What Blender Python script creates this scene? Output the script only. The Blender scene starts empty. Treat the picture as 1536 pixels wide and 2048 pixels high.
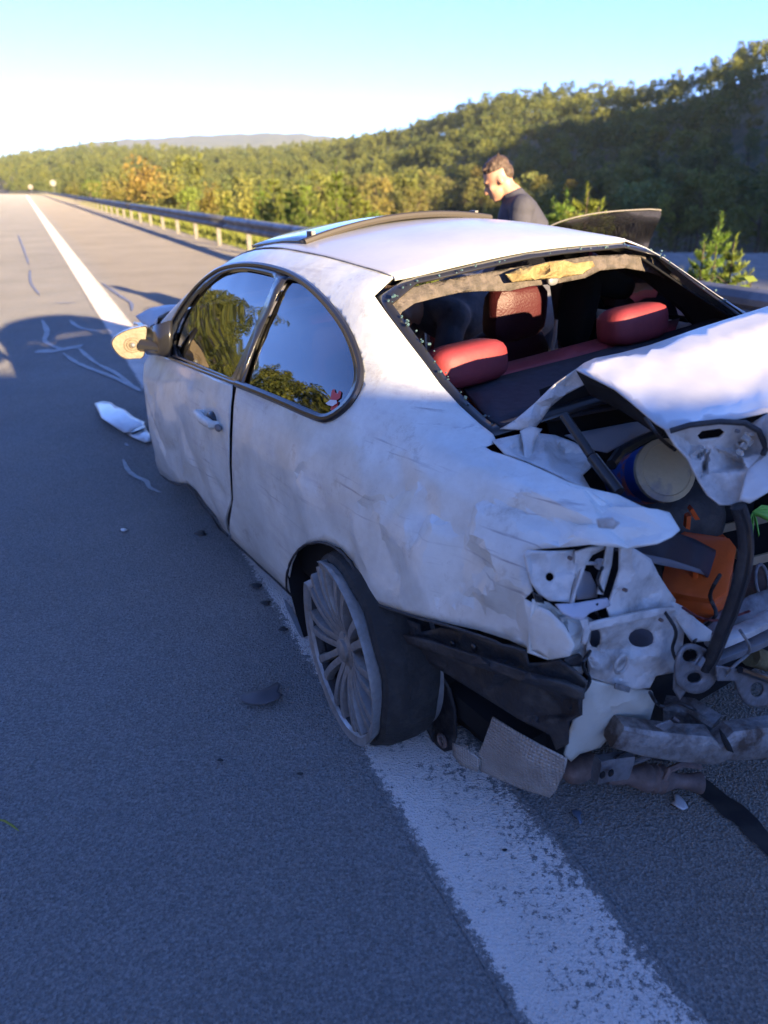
import bpy, bmesh, math, random
import numpy as np
from mathutils import Vector, Matrix, noise
from mathutils.geometry import delaunay_2d_cdt
from mathutils.bvhtree import BVHTree

random.seed(7)
rng = np.random.default_rng(7)
S = bpy.context.scene
COL = S.collection

# ------------------------------------------------------------------ camera
F, PIT, ROLL, CH = 1530.07, 0.40571, -0.01404, 1.5021     # focal length in photo pixels, tilt, roll, eye height
FW = Vector((0, math.cos(PIT), -math.sin(PIT)))
_up = Vector((0, math.sin(PIT), math.cos(PIT)))
_r = Vector((1, 0, 0))
RT = _r * math.cos(ROLL) + _up * math.sin(ROLL)
UP = -_r * math.sin(ROLL) + _up * math.cos(ROLL)
EYE = Vector((0, 0, CH))
cam = bpy.data.cameras.new('camera')
camo = bpy.data.objects.new('camera', cam)
COL.objects.link(camo)
camo.matrix_world = Matrix(((RT.x, UP.x, -FW.x, 0), (RT.y, UP.y, -FW.y, 0), (RT.z, UP.z, -FW.z, CH), (0, 0, 0, 1)))
cam.sensor_fit = 'VERTICAL'
cam.sensor_height = 34.6
cam.lens = F / 2048 * 34.6
cam.clip_start = 0.05
cam.clip_end = 20000
cam.dof.use_dof = True
cam.dof.focus_distance = 2.2
cam.dof.aperture_fstop = 2.6
S.camera = camo

# ------------------------------------------------------------------ light
SUN_EL = math.radians(10.0)
TRAV = Vector((-0.555, 0.832, 0)).normalized()            # the way the light travels over the ground
TAN = math.tan(SUN_EL)
world = bpy.data.worlds.new('World')
S.world = world
world.use_nodes = True
nt = world.node_tree
bg = nt.nodes['Background']
sky = nt.nodes.new('ShaderNodeTexSky')
sky.sky_type = 'NISHITA'
sky.sun_disc = False
sky.sun_elevation = SUN_EL
sky.sun_rotation = math.atan2(-TRAV.x, -TRAV.y)
sky.altitude = 300
sky.air_density = 0.6
sky.dust_density = 0.05
sky.ozone_density = 3.0
wb = nt.nodes.new('ShaderNodeMix'); wb.data_type = 'RGBA'; wb.blend_type = 'MULTIPLY'; wb.inputs[0].default_value = 1
wb.inputs[7].default_value = (0.98, 1.06, 1.50, 1)      # the phone's white balance on the whole sky
nt.links.new(sky.outputs[0], wb.inputs[6]); nt.links.new(wb.outputs[2], bg.inputs[0])
bg.inputs[1].default_value = 0.058
sl = bpy.data.lights.new('sun', 'SUN')
sl.energy = 3.5
sl.angle = math.radians(0.5)
sl.color = (1.0, 0.76, 0.44)
so = bpy.data.objects.new('sun', sl)
COL.objects.link(so)
d = Vector((TRAV.x, TRAV.y, -TAN))
so.rotation_euler = d.to_track_quat('-Z', 'Y').to_euler()
so.location = (30, -40, 30)
S.view_settings.view_transform = 'Standard'
S.view_settings.look = 'None'
S.view_settings.gamma = 1
S.view_settings.use_curve_mapping = False
S.view_settings.exposure = 2.8
S.cycles.max_bounces = 6
S.cycles.transparent_max_bounces = 12
S.cycles.volume_bounces = 0
S.cycles.use_denoising = True

# ------------------------------------------------------------------ helpers
def tag(o, label=None, cat=None, group=None, kind=None):
    if label: o['label'] = label
    if cat: o['category'] = cat
    if group: o['group'] = group
    if kind: o['kind'] = kind
    return o

def empty(name, M=None, label=None, cat=None, group=None):
    o = bpy.data.objects.new(name, None)
    o.empty_display_size = 0.2
    COL.objects.link(o)
    if M is not None: o.matrix_world = M
    return tag(o, label, cat, group)

class MB:
    """verts/faces collector; faces carry a material slot"""
    def __init__(s): s.v = []; s.f = []; s.m = []
    def add(s, vs, fs, m=0):
        b = len(s.v); s.v.extend([tuple(p) for p in vs]); s.f.extend([tuple(i + b for i in f) for f in fs]); s.m.extend([m] * len(fs)); return s
    def box(s, c, h, R=None, m=0, taper=1.0):
        vs = []
        for z in (-1, 1):
            k = taper if z > 0 else 1
            for x, y in ((-1, -1), (1, -1), (1, 1), (-1, 1)):
                p = Vector((x * h[0] * k, y * h[1] * k, z * h[2]))
                if R is not None: p = R @ p
                vs.append(p + Vector(c))
        return s.add(vs, [(3, 2, 1, 0), (4, 5, 6, 7), (0, 1, 5, 4), (1, 2, 6, 5), (2, 3, 7, 6), (3, 0, 4, 7)], m)
    def tube(s, pts, rad, n=8, m=0, cap=True, flat=1.0):
        pts = [Vector(p) for p in pts]
        N = len(pts)
        if not hasattr(rad, '__len__'): rad = [rad] * N
        ref = None; vs = []; fs = []
        for i, p in enumerate(pts):
            t = (pts[min(i + 1, N - 1)] - pts[max(i - 1, 0)]).normalized()
            if ref is None: ref = Vector((0, 0, 1)) if abs(t.z) < .9 else Vector((1, 0, 0))
            a = (ref - t * ref.dot(t)).normalized(); b = t.cross(a); ref = a
            for k in range(n):
                q = 2 * math.pi * k / n
                vs.append(p + a * (math.cos(q) * rad[i] * flat) + b * (math.sin(q) * rad[i]))
        for i in range(N - 1):
            for k in range(n):
                fs.append((i * n + k, i * n + (k + 1) % n, (i + 1) * n + (k + 1) % n, (i + 1) * n + k))
        if cap:
            fs.append(tuple(range(n - 1, -1, -1))); fs.append(tuple(range((N - 1) * n, N * n)))
        return s.add(vs, fs, m)
    def ball(s, c, r, n=10, mm=6, m=0, R=None):
        vs = []; fs = []
        for i in range(mm + 1):
            a = math.pi * i / mm
            for k in range(n):
                q = 2 * math.pi * k / n
                p = Vector((r[0] * math.sin(a) * math.cos(q), r[1] * math.sin(a) * math.sin(q), r[2] * math.cos(a)))
                if R is not None: p = R @ p
                vs.append(p + Vector(c))
        for i in range(mm):
            for k in range(n):
                fs.append((i * n + k, (i + 1) * n + k, (i + 1) * n + (k + 1) % n, i * n + (k + 1) % n))
        return s.add(vs, fs, m)
    def mesh(s, name, mats, smooth=True, angle=40):
        me = bpy.data.meshes.new(name)
        me.from_pydata(s.v, [], s.f)
        for mt in (mats if isinstance(mats, (list, tuple)) else [mats]): me.materials.append(mt)
        if any(s.m): me.polygons.foreach_set('material_index', s.m)
        me.validate()
        me.update()
        if smooth:
            me.shade_smooth(); me.set_sharp_from_angle(angle=math.radians(angle))
        return me
    def build(s, name, mats, parent=None, smooth=True, angle=40):
        return link(s.mesh(name, mats, smooth, angle), name, parent)

def link(me, name, parent=None):
    o = bpy.data.objects.new(name, me)
    COL.objects.link(o)
    if parent: o.parent = parent
    return o

def np_mesh(name, V, Fc, mats, smooth=True):
    me = bpy.data.meshes.new(name)
    V = np.asarray(V, np.float32); Fc = np.asarray(Fc, np.int32); k = Fc.shape[1]
    me.vertices.add(len(V)); me.vertices.foreach_set('co', V.ravel())
    me.loops.add(Fc.size); me.loops.foreach_set('vertex_index', Fc.ravel())
    me.polygons.add(len(Fc)); me.polygons.foreach_set('loop_start', np.arange(0, Fc.size, k, dtype=np.int32))
    me.update(calc_edges=True)
    for mt in (mats if isinstance(mats, (list, tuple)) else [mats]): me.materials.append(mt)
    if smooth: me.shade_smooth()
    return me

def solid(o, t, off=-1):
    md = o.modifiers.new('thickness', 'SOLIDIFY'); md.thickness = t; md.offset = off
    return o

def spl(P, n=6, closed=False):
    """Catmull-Rom through points (any dimension)"""
    P = [np.array(p, float) for p in P]; out = []; N = len(P)
    for i in range(N if closed else N - 1):
        if closed: a, b, c, e = P[i - 1], P[i], P[(i + 1) % N], P[(i + 2) % N]
        else: a, b, c, e = P[max(i - 1, 0)], P[i], P[i + 1], P[min(i + 2, N - 1)]
        for k in range(n):
            t = k / n
            out.append(tuple(.5 * (2 * b + (c - a) * t + (2 * a - 5 * b + 4 * c - e) * t * t + (3 * b - a - 3 * c + e) * t ** 3)))
    if not closed: out.append(tuple(P[-1]))
    return out

def inside(P, poly):
    x, y = P[:, 0], P[:, 1]; r = np.zeros(len(P), bool); n = len(poly)
    for i in range(n):
        x0, y0 = poly[i]; x1, y1 = poly[(i + 1) % n]
        if y0 == y1: continue
        c = ((y0 > y) != (y1 > y)) & (x < (x1 - x0) * (y - y0) / (y1 - y0) + x0)
        r ^= c
    return r

def polydist(P, poly):
    dm = np.full(len(P), 1e9); n = len(poly)
    for i in range(n):
        a = np.array(poly[i]); b = np.array(poly[(i + 1) % n]); ab = b - a
        t = np.clip(((P - a) @ ab) / max(ab @ ab, 1e-12), 0, 1)
        dm = np.minimum(dm, np.linalg.norm(P - a - t[:, None] * ab, axis=1))
    return dm

def fill(outline, holes=(), step=.02, jitter=.25):
    """triangulate a 2D outline with inner points on a grid -> points, triangles"""
    outline = [tuple(map(float, p[:2])) for p in outline]
    holes = [[tuple(map(float, p[:2])) for p in h] for h in holes]
    pts = list(outline); edges = [(i, (i + 1) % len(outline)) for i in range(len(outline))]
    for h in holes:
        b = len(pts); pts += h; edges += [(b + i, b + (i + 1) % len(h)) for i in range(len(h))]
    A = np.array(outline); lo = A.min(0); hi = A.max(0)
    g = np.stack(np.meshgrid(np.arange(lo[0], hi[0], step), np.arange(lo[1], hi[1], step)), -1).reshape(-1, 2)
    g = g + np.random.default_rng(3).uniform(-jitter, jitter, g.shape) * step
    k = inside(g, outline) & (polydist(g, outline) > step * .5)
    for h in holes: k &= ~inside(g, h) & (polydist(g, h) > step * .5)
    pts += [tuple(p) for p in g[k]]
    v, e, f, *_ = delaunay_2d_cdt([Vector(p) for p in pts], edges, [], 0, step * .02)
    V = np.array([tuple(p) for p in v]); T = np.array([t for t in f if len(t) == 3])
    C = V[T].mean(1); k = inside(C, outline)
    for h in holes: k &= ~inside(C, h)
    return V, T[k]

class Field:
    """piecewise linear field over scattered 2D points (facets and creases)"""
    def __init__(s, P, val, edges=()):
        P = np.asarray(P, float); val = np.asarray(val, float)
        if val.ndim == 1: val = val[:, None]
        v, e, f, ov, *_ = delaunay_2d_cdt([Vector(p) for p in P], list(edges), [], 0, 1e-6)
        s.V = np.array([tuple(p) for p in v]); s.T = np.array([t for t in f if len(t) == 3])
        s.val = np.array([val[o[0]] if len(o) else val[np.argmin(((P - np.array(tuple(q))) ** 2).sum(1))] for o, q in zip(ov, v)])
    def __call__(s, Q):
        Q = np.asarray(Q, float); out = np.zeros((len(Q), s.val.shape[1])); done = np.zeros(len(Q), bool)
        for t in s.T:
            a, b, c = s.V[t]; M = np.array([[b[0] - a[0], c[0] - a[0]], [b[1] - a[1], c[1] - a[1]]]); dt = np.linalg.det(M)
            if abs(dt) < 1e-14: continue
            w = (Q - a) @ np.linalg.inv(M).T
            k = (w[:, 0] >= -1e-6) & (w[:, 1] >= -1e-6) & (w.sum(1) <= 1 + 1e-6) & ~done
            if k.any():
                out[k] = (1 - w[k].sum(1))[:, None] * s.val[t[0]] + w[k, :1] * s.val[t[1]] + w[k, 1:] * s.val[t[2]]
                done |= k
        for i in np.where(~done)[0]: out[i] = s.val[np.argmin(((s.V - Q[i]) ** 2).sum(1))]
        return out

def nz(p, f=1.0, o=3): return noise.fractal(Vector(p) * f, 1.0, 2.0, o)

def ray(px, py): return (FW + RT * ((px - 768) / F) - UP * ((py - 1024) / F))
def ground_at(px, py, z=0):
    d = ray(px, py); return EYE + d * ((z - CH) / d.z)
def at_dist(px, py, Y):
    d = ray(px, py); return EYE + d * (Y / d.y)

# ------------------------------------------------------------------ materials
def mat(name, col=(.5, .5, .5), rough=.5, metal=0.0, coat=0.0, spec=.5, noise_amt=0.0, noise_scale=20, col2=None, bump=0.0, bump_scale=60, lo=.4, hi=.6, detail=5, rough2=None, obj=True, coat_rough=.05):
    m = bpy.data.materials.new(name); m.use_nodes = True
    n = m.node_tree.nodes; l = m.node_tree.links; b = n['Principled BSDF']
    b.inputs['Base Color'].default_value = (*col, 1); b.inputs['Roughness'].default_value = rough
    b.inputs['Metallic'].default_value = metal; b.inputs['Coat Weight'].default_value = coat
    b.inputs['Coat Roughness'].default_value = coat_rough
    b.inputs['Specular IOR Level'].default_value = spec
    tc = n.new('ShaderNodeTexCoord')
    if col2 is not None:
        t = n.new('ShaderNodeTexNoise'); t.inputs['Scale'].default_value = noise_scale; t.inputs['Detail'].default_value = detail; t.inputs['Roughness'].default_value = .65
        l.new(tc.outputs['Object'], t.inputs['Vector'])
        r = n.new('ShaderNodeMapRange'); r.inputs[1].default_value = lo; r.inputs[2].default_value = hi
        l.new(t.outputs[0], r.inputs[0])
        mx = n.new('ShaderNodeMix'); mx.data_type = 'RGBA'; mx.inputs[6].default_value = (*col, 1); mx.inputs[7].default_value = (*col2, 1)
        l.new(r.outputs[0], mx.inputs[0]); l.new(mx.outputs[2], b.inputs['Base Color'])
        if rough2 is not None:
            r2 = n.new('ShaderNodeMapRange'); r2.inputs[3].default_value = rough; r2.inputs[4].default_value = rough2
            l.new(r.outputs[0], r2.inputs[0]); l.new(r2.outputs[0], b.inputs['Roughness'])
    if bump:
        t2 = n.new('ShaderNodeTexNoise'); t2.inputs['Scale'].default_value = bump_scale; t2.inputs['Detail'].default_value = 6
        l.new(tc.outputs['Object'], t2.inputs['Vector'])
        bp = n.new('ShaderNodeBump'); bp.inputs['Strength'].default_value = bump; bp.inputs['Distance'].default_value = .02
        l.new(t2.outputs[0], bp.inputs['Height']); l.new(bp.outputs[0], b.inputs['Normal'])
    return m
# ================================================================== the setting
ED = Vector((-0.3946, 0.9188, 0)); ND = Vector((0.9188, 0.3946, 0)); W0 = Vector((0.43, 0.97, 0))
# road centre path: straight for 190 m, then a long bend to the left
_rs = np.arange(-80, 900, 2.0); _pp = []; _q = W0 + ED * -80; _h = math.atan2(ED.y, ED.x)
for r in _rs:
    _pp.append((_q.x, _q.y, _h))
    if r > 190: _h += 2.0 / 420
    _q = _q + Vector((math.cos(_h), math.sin(_h), 0)) * 2
_pp = np.array(_pp)
def rd(r, d, z=0.0):
    x = np.interp(r, _rs, _pp[:, 0]); y = np.interp(r, _rs, _pp[:, 1]); h = np.interp(r, _rs, _pp[:, 2])
    return Vector((x + d * math.sin(h), y - d * math.cos(h), z))
def road_rd(X, Y):
    X = np.asarray(X, float); Y = np.asarray(Y, float); sh = X.shape; X = X.ravel(); Y = Y.ravel()
    R = np.zeros(len(X)); D = np.zeros(len(X)); p = _pp[::3]; rr = _rs[::3]
    for i in range(0, len(X), 4000):
        dx = X[i:i + 4000, None] - p[None, :, 0]; dy = Y[i:i + 4000, None] - p[None, :, 1]
        k = (dx * dx + dy * dy).argmin(1); j = np.arange(len(k)); h = p[k, 2]
        D[i:i + 4000] = dx[j, k] * np.sin(h) - dy[j, k] * np.cos(h)
        R[i:i + 4000] = rr[k] + dx[j, k] * np.cos(h) + dy[j, k] * np.sin(h)
    return R.reshape(sh), D.reshape(sh)
def sstep(a, b, x):
    t = np.clip((x - a) / (b - a), 0, 1); return t * t * (3 - 2 * t)

# ridge of the wooded hill as photo column, row of the ground under the crest trees, distance
RIDGE = [(-420, 352, 990), (-200, 350, 968), (0, 338, 902), (100, 328, 836), (180, 318, 770), (300, 322, 682), (420, 328, 675), (560, 326, 562), (650, 314, 580), (720, 306, 508), (800, 298, 450),
         (880, 276, 406), (960, 244, 370), (1040, 232, 341), (1120, 230, 319), (1240, 228, 297), (1340, 210, 276), (1440, 172, 254), (1536, 144, 232), (1700, 116, 218), (1900, 90, 203)]
_th = []; _rz = []; _rr = []
for px, py, D in RIDGE:
    dd = ray(px, py); _th.append(math.atan2(dd.x, dd.y)); _rr.append(D); _rz.append(CH + D * dd.z / math.hypot(dd.x, dd.y))
_th = np.array(_th); _rr = np.array(_rr, float); _rz = np.array(_rz)
_th = np.concatenate([[-1.6, -.9], _th, [1.1, 1.5]]); _rr = np.concatenate([[500, 800], _rr, [150, 260]]); _rz = np.concatenate([[20, 25], _rz, [45, 40]])
def wav(x, y, s, seed=0):
    return (np.sin(x / s * 1.3 + seed) * np.cos(y / s * 1.1 + seed * 2.1) + .5 * np.sin(x / s * 2.9 + y / s * 2.3 + seed * 3.3)) / 1.5
def height(X, Y):
    X = np.asarray(X, float); Y = np.asarray(Y, float)
    R, D = road_rd(X, Y); th = np.arctan2(X, Y); rho = np.hypot(X, Y)
    right = -6.5 * sstep(5.6, 30, D) + .5 * wav(X, Y, 14) * sstep(8, 30, D)
    left = (19 * sstep(14, 60, -D) + 30 * sstep(58, 220, -D)) + .6 * wav(X, Y, 18, 2) * sstep(14, 30, -D)
    H = np.where(D > 0, right, left)
    rr = np.interp(th, _th, _rr); rz = np.interp(th, _th, _rz); rf = 80 + 0.12 * rr
    t = np.clip((rho - rf) / (rr - rf), 0, 1.25)
    prof = np.where(t < 1, .25 * t + .75 * t * t * (3 - 2 * t), 1 + .0 * t - .35 * (t - 1))
    hill = -6.5 + (rz + 6.5) * prof + 1.6 * wav(X, Y, 24, 1) * sstep(0.05, .3, t)
    w = sstep(14, 46, D) * sstep(.0, .08, t) * (1 - sstep(.46, .62, th))
    wl = sstep(14, 46, np.abs(D)) * sstep(-1.75, -1.2, th) * (th < 1.35)
    H = np.where((D > 0) | (rho > 260), H * (1 - np.maximum(w, wl * (rho > rf))) + hill * np.maximum(w, wl * (rho > rf)), H)
    return H - .14
def Hz(x, y): return float(height(np.array([x]), np.array([y]))[0])

M_ground = mat('dry_ground', (.10, .10, .045), .95, col2=(.17, .135, .075), noise_scale=.25, detail=8, bump=.6, bump_scale=6)
ths = np.unique(np.concatenate([np.linspace(-math.pi, -.9, 60), np.linspace(-.9, .9, 260), np.linspace(.9, math.pi, 60)]))
rho = np.concatenate([[0.0], np.geomspace(1.2, 2200, 150)])
TT, RR = np.meshgrid(ths, rho, indexing='ij')
GX = RR * np.sin(TT); GY = RR * np.cos(TT); GZ = height(GX, GY)
ni, nj = TT.shape
idx = np.arange(ni * nj).reshape(ni, nj)
q = np.stack([idx[:-1, :-1], idx[1:, :-1], idx[1:, 1:], idx[:-1, 1:]], -1).reshape(-1, 4)[:, ::-1]
ground = link(np_mesh('ground', np.stack([GX, GY, GZ], -1).reshape(-1, 3), q, M_ground), 'ground')
tag(ground, 'rolling ground falling from the road to a wooded valley', kind='structure')

# far blue ridge
FR = [(-500, 320), (-150, 322), (0, 316), (90, 300), (180, 285), (250, 279), (320, 275), (400, 271), (480, 267), (545, 266), (620, 269), (700, 276), (800, 284), (1000, 300), (1300, 320), (1700, 340)]
mb = MB(); n2 = 0
FR = spl(FR, 10)
cols = []
for i, (px, py) in enumerate(FR):
    a = ray(px, py); hh = Vector((a.x, a.y, 0)).normalized(); tz = a.z / math.hypot(a.x, a.y)
    zt = CH + 2900 * tz + 5 * nz((i * .21, 3, 1), 1)
    col = [hh * 2100 + Vector((0, 0, -8)), hh * 2350 + Vector((0, 0, zt * .35)), hh * 2600 + Vector((0, 0, zt * .72)), hh * 2900 + Vector((0, 0, zt)), hh * 3300 + Vector((0, 0, zt * .8)), hh * 3800 + Vector((0, 0, -10))]
    cols.append(col)
mb.v = [tuple(p) for c in cols for p in c]
mb.f = [(i * 6 + k, i * 6 + k + 1, i * 6 + 7 + k, i * 6 + 6 + k) for i in range(len(cols) - 1) for k in range(5)]
mb.m = [0] * len(mb.f)
M_far = mat('distant_forest', (.05, .075, .04), .95, col2=(.10, .11, .05), noise_scale=.02, detail=8, bump=1, bump_scale=.05)
tag(mb.build('distant_hill', M_far), 'hazy blue wooded ridge on the horizon', kind='structure')

# ridge behind the photographer that shades the valley side: height along its length found from where the shade ends
PERP = Vector((0.832, 0.555, 0)).normalized()
CREST = [(-400, 2), (-60, 4), (-20, 6), (8, 12), (20, 24), (33, 33), (60, 38), (80, 42), (95, 48), (111, 55), (130, 61), (148, 66), (157, 66), (165, 67), (177, 66), (198, 61), (205, 61), (230, 62), (300, 66), (500, 66)]
BK = 150.0
mb = MB(); ss = np.arange(-400, 500, 8.0)
for i, s in enumerate(ss):
    c = np.interp(s, [a for a, b in CREST], [b for a, b in CREST]) + .8 * nz((s * .03, 1, 5), 1)
    base = TRAV * -BK + PERP * float(s)
    for off, k in ((60, -.3), (40, .15), (22, .55), (8, .9), (0, 1), (-10, .97), (-40, .8), (-120, -.3)):
        mb.v.append(tuple(base + TRAV * off * (1 if off < 0 else min(1, c / 30 + .35)) + Vector((0, 0, c * k if k > 0 else -8))))
mb.f = [(i * 8 + k, i * 8 + k + 1, i * 8 + 9 + k, i * 8 + 8 + k) for i in range(len(ss) - 1) for k in range(7)]
mb.m = [0] * len(mb.f)
tag(mb.build('hillside', M_ground), 'long hill on the sunny side of the valley', kind='structure')

# ---- road
def attr_strip(name, r0, r1, step, ds, z, m, ragged=0):
    rs = np.concatenate([np.arange(r0, min(r1, 40), min(step, 1.0)), np.arange(max(r0, 40), r1 + .01, step)]) if r1 > 40 else np.arange(r0, r1 + .01, step)
    V = []; off = []
    for r in rs:
        for dd in ds: V.append(tuple(rd(r, dd, z))); off.append(dd)
    k = len(ds); Fc = [(i * k + j, i * k + j + 1, (i + 1) * k + j + 1, (i + 1) * k + j) for i in range(len(rs) - 1) for j in range(k - 1)]
    me = np_mesh(name, V, Fc, m)
    at = me.attributes.new('off', 'FLOAT', 'POINT'); at.data.foreach_set('value', np.array(off, np.float32))
    return link(me, name)

def asphalt_nodes(m):
    n = m.node_tree.nodes; l = m.node_tree.links
    tc = n.new('ShaderNodeTexCoord')
    def ns(sc, de=4, ro=.6):
        t = n.new('ShaderNodeTexNoise'); t.inputs['Scale'].default_value = sc; t.inputs['Detail'].default_value = de; t.inputs['Roughness'].default_value = ro
        l.new(tc.outputs['Object'], t.inputs['Vector']); return t.outputs[0]
    def mr(x, a, b, c=0., e=1.):
        t = n.new('ShaderNodeMapRange'); t.inputs[1].default_value = a; t.inputs[2].default_value = b; t.inputs[3].default_value = c; t.inputs[4].default_value = e
        l.new(x, t.inputs[0]); return t.outputs[0]
    def mixc(f, a, b):
        t = n.new('ShaderNodeMix'); t.data_type = 'RGBA'
        l.new(f, t.inputs[0])
        for k, x in ((6, a), (7, b)):
            if isinstance(x, tuple): t.inputs[k].default_value = (*x, 1)
            else: l.new(x, t.inputs[k])
        return t.outputs[2]
    v = n.new('ShaderNodeTexVoronoi'); v.inputs['Scale'].default_value = 150; l.new(tc.outputs['Object'], v.inputs['Vector'])
    sep = n.new('ShaderNodeSeparateColor'); l.new(v.outputs['Color'], sep.inputs[0])
    stone = mr(sep.outputs[0], 0, 1, .76, 1.26)
    patch = mr(ns(.55, 8, .68), .3, .7, .84, 1.14)
    grain = mr(ns(120, 3), .3, .7, .72, 1.28)
    mu = n.new('ShaderNodeMath'); mu.operation = 'MULTIPLY'; l.new(stone, mu.inputs[0]); l.new(patch, mu.inputs[1])
    mu2 = n.new('ShaderNodeMath'); mu2.operation = 'MULTIPLY'; l.new(mu.outputs[0], mu2.inputs[0]); l.new(grain, mu2.inputs[1])
    base = n.new('ShaderNodeMix'); base.data_type = 'RGBA'; base.blend_type = 'MULTIPLY'; base.inputs[0].default_value = 1
    t0 = mixc(mr(ns(1.7, 4), .35, .65), (.225, .215, .20), (.21, .207, .20))
    oa = n.new('ShaderNodeAttribute'); oa.attribute_name = 'off'
    tint = mixc(mr(oa.outputs['Fac'], .1, .6), t0, (.235, .212, .178))
    l.new(tint, base.inputs[6])
    cc = n.new('ShaderNodeCombineColor')
    for k in range(3): l.new(mu2.outputs[0], cc.inputs[k])
    l.new(cc.outputs[0], base.inputs[7])
    pits = mr(ns(38, 5, .7), .26, .36, .45, 1.0)
    base2 = n.new('ShaderNodeMix'); base2.data_type = 'RGBA'; base2.blend_type = 'MULTIPLY'; base2.inputs[0].default_value = 1
    c2 = n.new('ShaderNodeCombineColor')
    for k in range(3): l.new(pits, c2.inputs[k])
    l.new(base.outputs[2], base2.inputs[6]); l.new(c2.outputs[0], base2.inputs[7])
    return tc, ns, mr, mixc, base2.outputs[2], v
def finish(m, col, height, strength, rough=.85):
    n = m.node_tree.nodes; l = m.node_tree.links; b = n['Principled BSDF']
    if col is not None: l.new(col, b.inputs['Base Color'])
    b.inputs['Roughness'].default_value = rough; b.inputs['Specular IOR Level'].default_value = .35; b.inputs['Diffuse Roughness'].default_value = 1.0
    bp = n.new('ShaderNodeBump'); bp.inputs['Strength'].default_value = strength; bp.inputs['Distance'].default_value = .012
    l.new(height, bp.inputs['Height']); l.new(bp.outputs[0], b.inputs['Normal'])
M_asph = bpy.data.materials.new('asphalt'); M_asph.use_nodes = True
tc, ns, mr, mixc, acol, vor = asphalt_nodes(M_asph)
finish(M_asph, acol, vor.outputs['Distance'], .8)
road = attr_strip('road', -60, 860, 6, [-14, -10, -6, -3, 0, 2.5, 4.35], 0.0, M_asph)
tag(road, 'grey asphalt carriageway with hard shoulder', kind='structure')

# worn white edge line
M_line = bpy.data.materials.new('worn_line_paint'); M_line.use_nodes = True
tc, ns, mr, mixc, acol, vor = asphalt_nodes(M_line)
n = M_line.node_tree.nodes; l = M_line.node_tree.links
at = n.new('ShaderNodeAttribute'); at.attribute_name = 'off'
ab = n.new('ShaderNodeMath'); ab.operation = 'ABSOLUTE'; l.new(at.outputs['Fac'], ab.inputs[0])
edge = n.new('ShaderNodeMath'); edge.operation = 'ADD'; l.new(ab.outputs[0], edge.inputs[0]); l.new(mr(ns(42, 8, .85), .3, .7, -.035, .035), edge.inputs[1])
em = mr(edge.outputs[0], .143, .150, 1., 0.)
wear = mr(at.outputs['Fac'], -.13, .15, .395, .318)      # the right half has lost more paint
th = n.new('ShaderNodeMath'); th.operation = 'SUBTRACT'
n1 = ns(62, 8, .80); n3 = mr(ns(7, 4), .3, .7, .07, -.05)
ad = n.new('ShaderNodeMath'); ad.operation = 'ADD'; l.new(n1, ad.inputs[0]); l.new(n3, ad.inputs[1])
# keep = noise > threshold ; threshold rises where worn
inv = n.new('ShaderNodeMath'); inv.operation = 'SUBTRACT'; inv.inputs[0].default_value = .82; l.new(wear, inv.inputs[1])
l.new(ad.outputs[0], th.inputs[0]); l.new(inv.outputs[0], th.inputs[1])
keep = mr(th.outputs[0], -.035, -.005, 0., 1.)
km = n.new('ShaderNodeMath'); km.operation = 'MULTIPLY'; l.new(keep, km.inputs[0]); l.new(em, km.inputs[1])
paint = mixc(mr(ns(2.5, 5), .3, .7), (.66, .60, .54), (.78, .72, .66))
finish(M_line, mixc(km.outputs[0], acol, paint), vor.outputs['Distance'], .7, .8)
tag(attr_strip('edge_line', -30, 800, 4, [-.17, -.06, .06, .17], .004, M_line), 'worn white edge line along the road', kind='structure')

M_grav = mat('grey_gravel', (.20, .20, .19), .95, col2=(.12, .12, .115), noise_scale=2.2, detail=10, bump=.8, bump_scale=8)
M_verge = mat('verge_soil', (.20, .17, .11), .95, col2=(.13, .12, .06), noise_scale=1.2, detail=8, bump=.6, bump_scale=14)
o = attr_strip('verge', -60, 400, 4, [4.3, 4.8, 5.5, 6.5, 8.5], 0.0, M_verge)
me = o.data
for v in me.vertices:
    R, D = road_rd(np.array([v.co.x]), np.array([v.co.y])); v.co.z = -.02 - .0 * D[0] + (-.35 if D[0] > 8 else 0.02 * nz(v.co, .8))
tag(o, 'dry earth verge under the guardrail', kind='structure')
# grey gravel flat in the valley to the right
mb = MB()
G = 14
pts = []
for i in range(G + 1):
    for j in range(G + 1):
        a = .21 + (.62 - .21) * i / G; rr_ = 15 + 30 * j / G
        x, y = rr_ * math.sin(a), rr_ * math.cos(a)
        zt = -1.1 + .12 * nz((x, y, 0), .3) - .02 * rr_
        pts.append((x, y, max(zt, Hz(x, y) + .12)))
mb.add(pts, [(i * (G + 1) + j, (i + 1) * (G + 1) + j, (i + 1) * (G + 1) + j + 1, i * (G + 1) + j + 1) for i in range(G) for j in range(G)])
tag(mb.build('gravel_ground', M_grav), 'bare grey gravel bank below the road', kind='structure')

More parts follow.
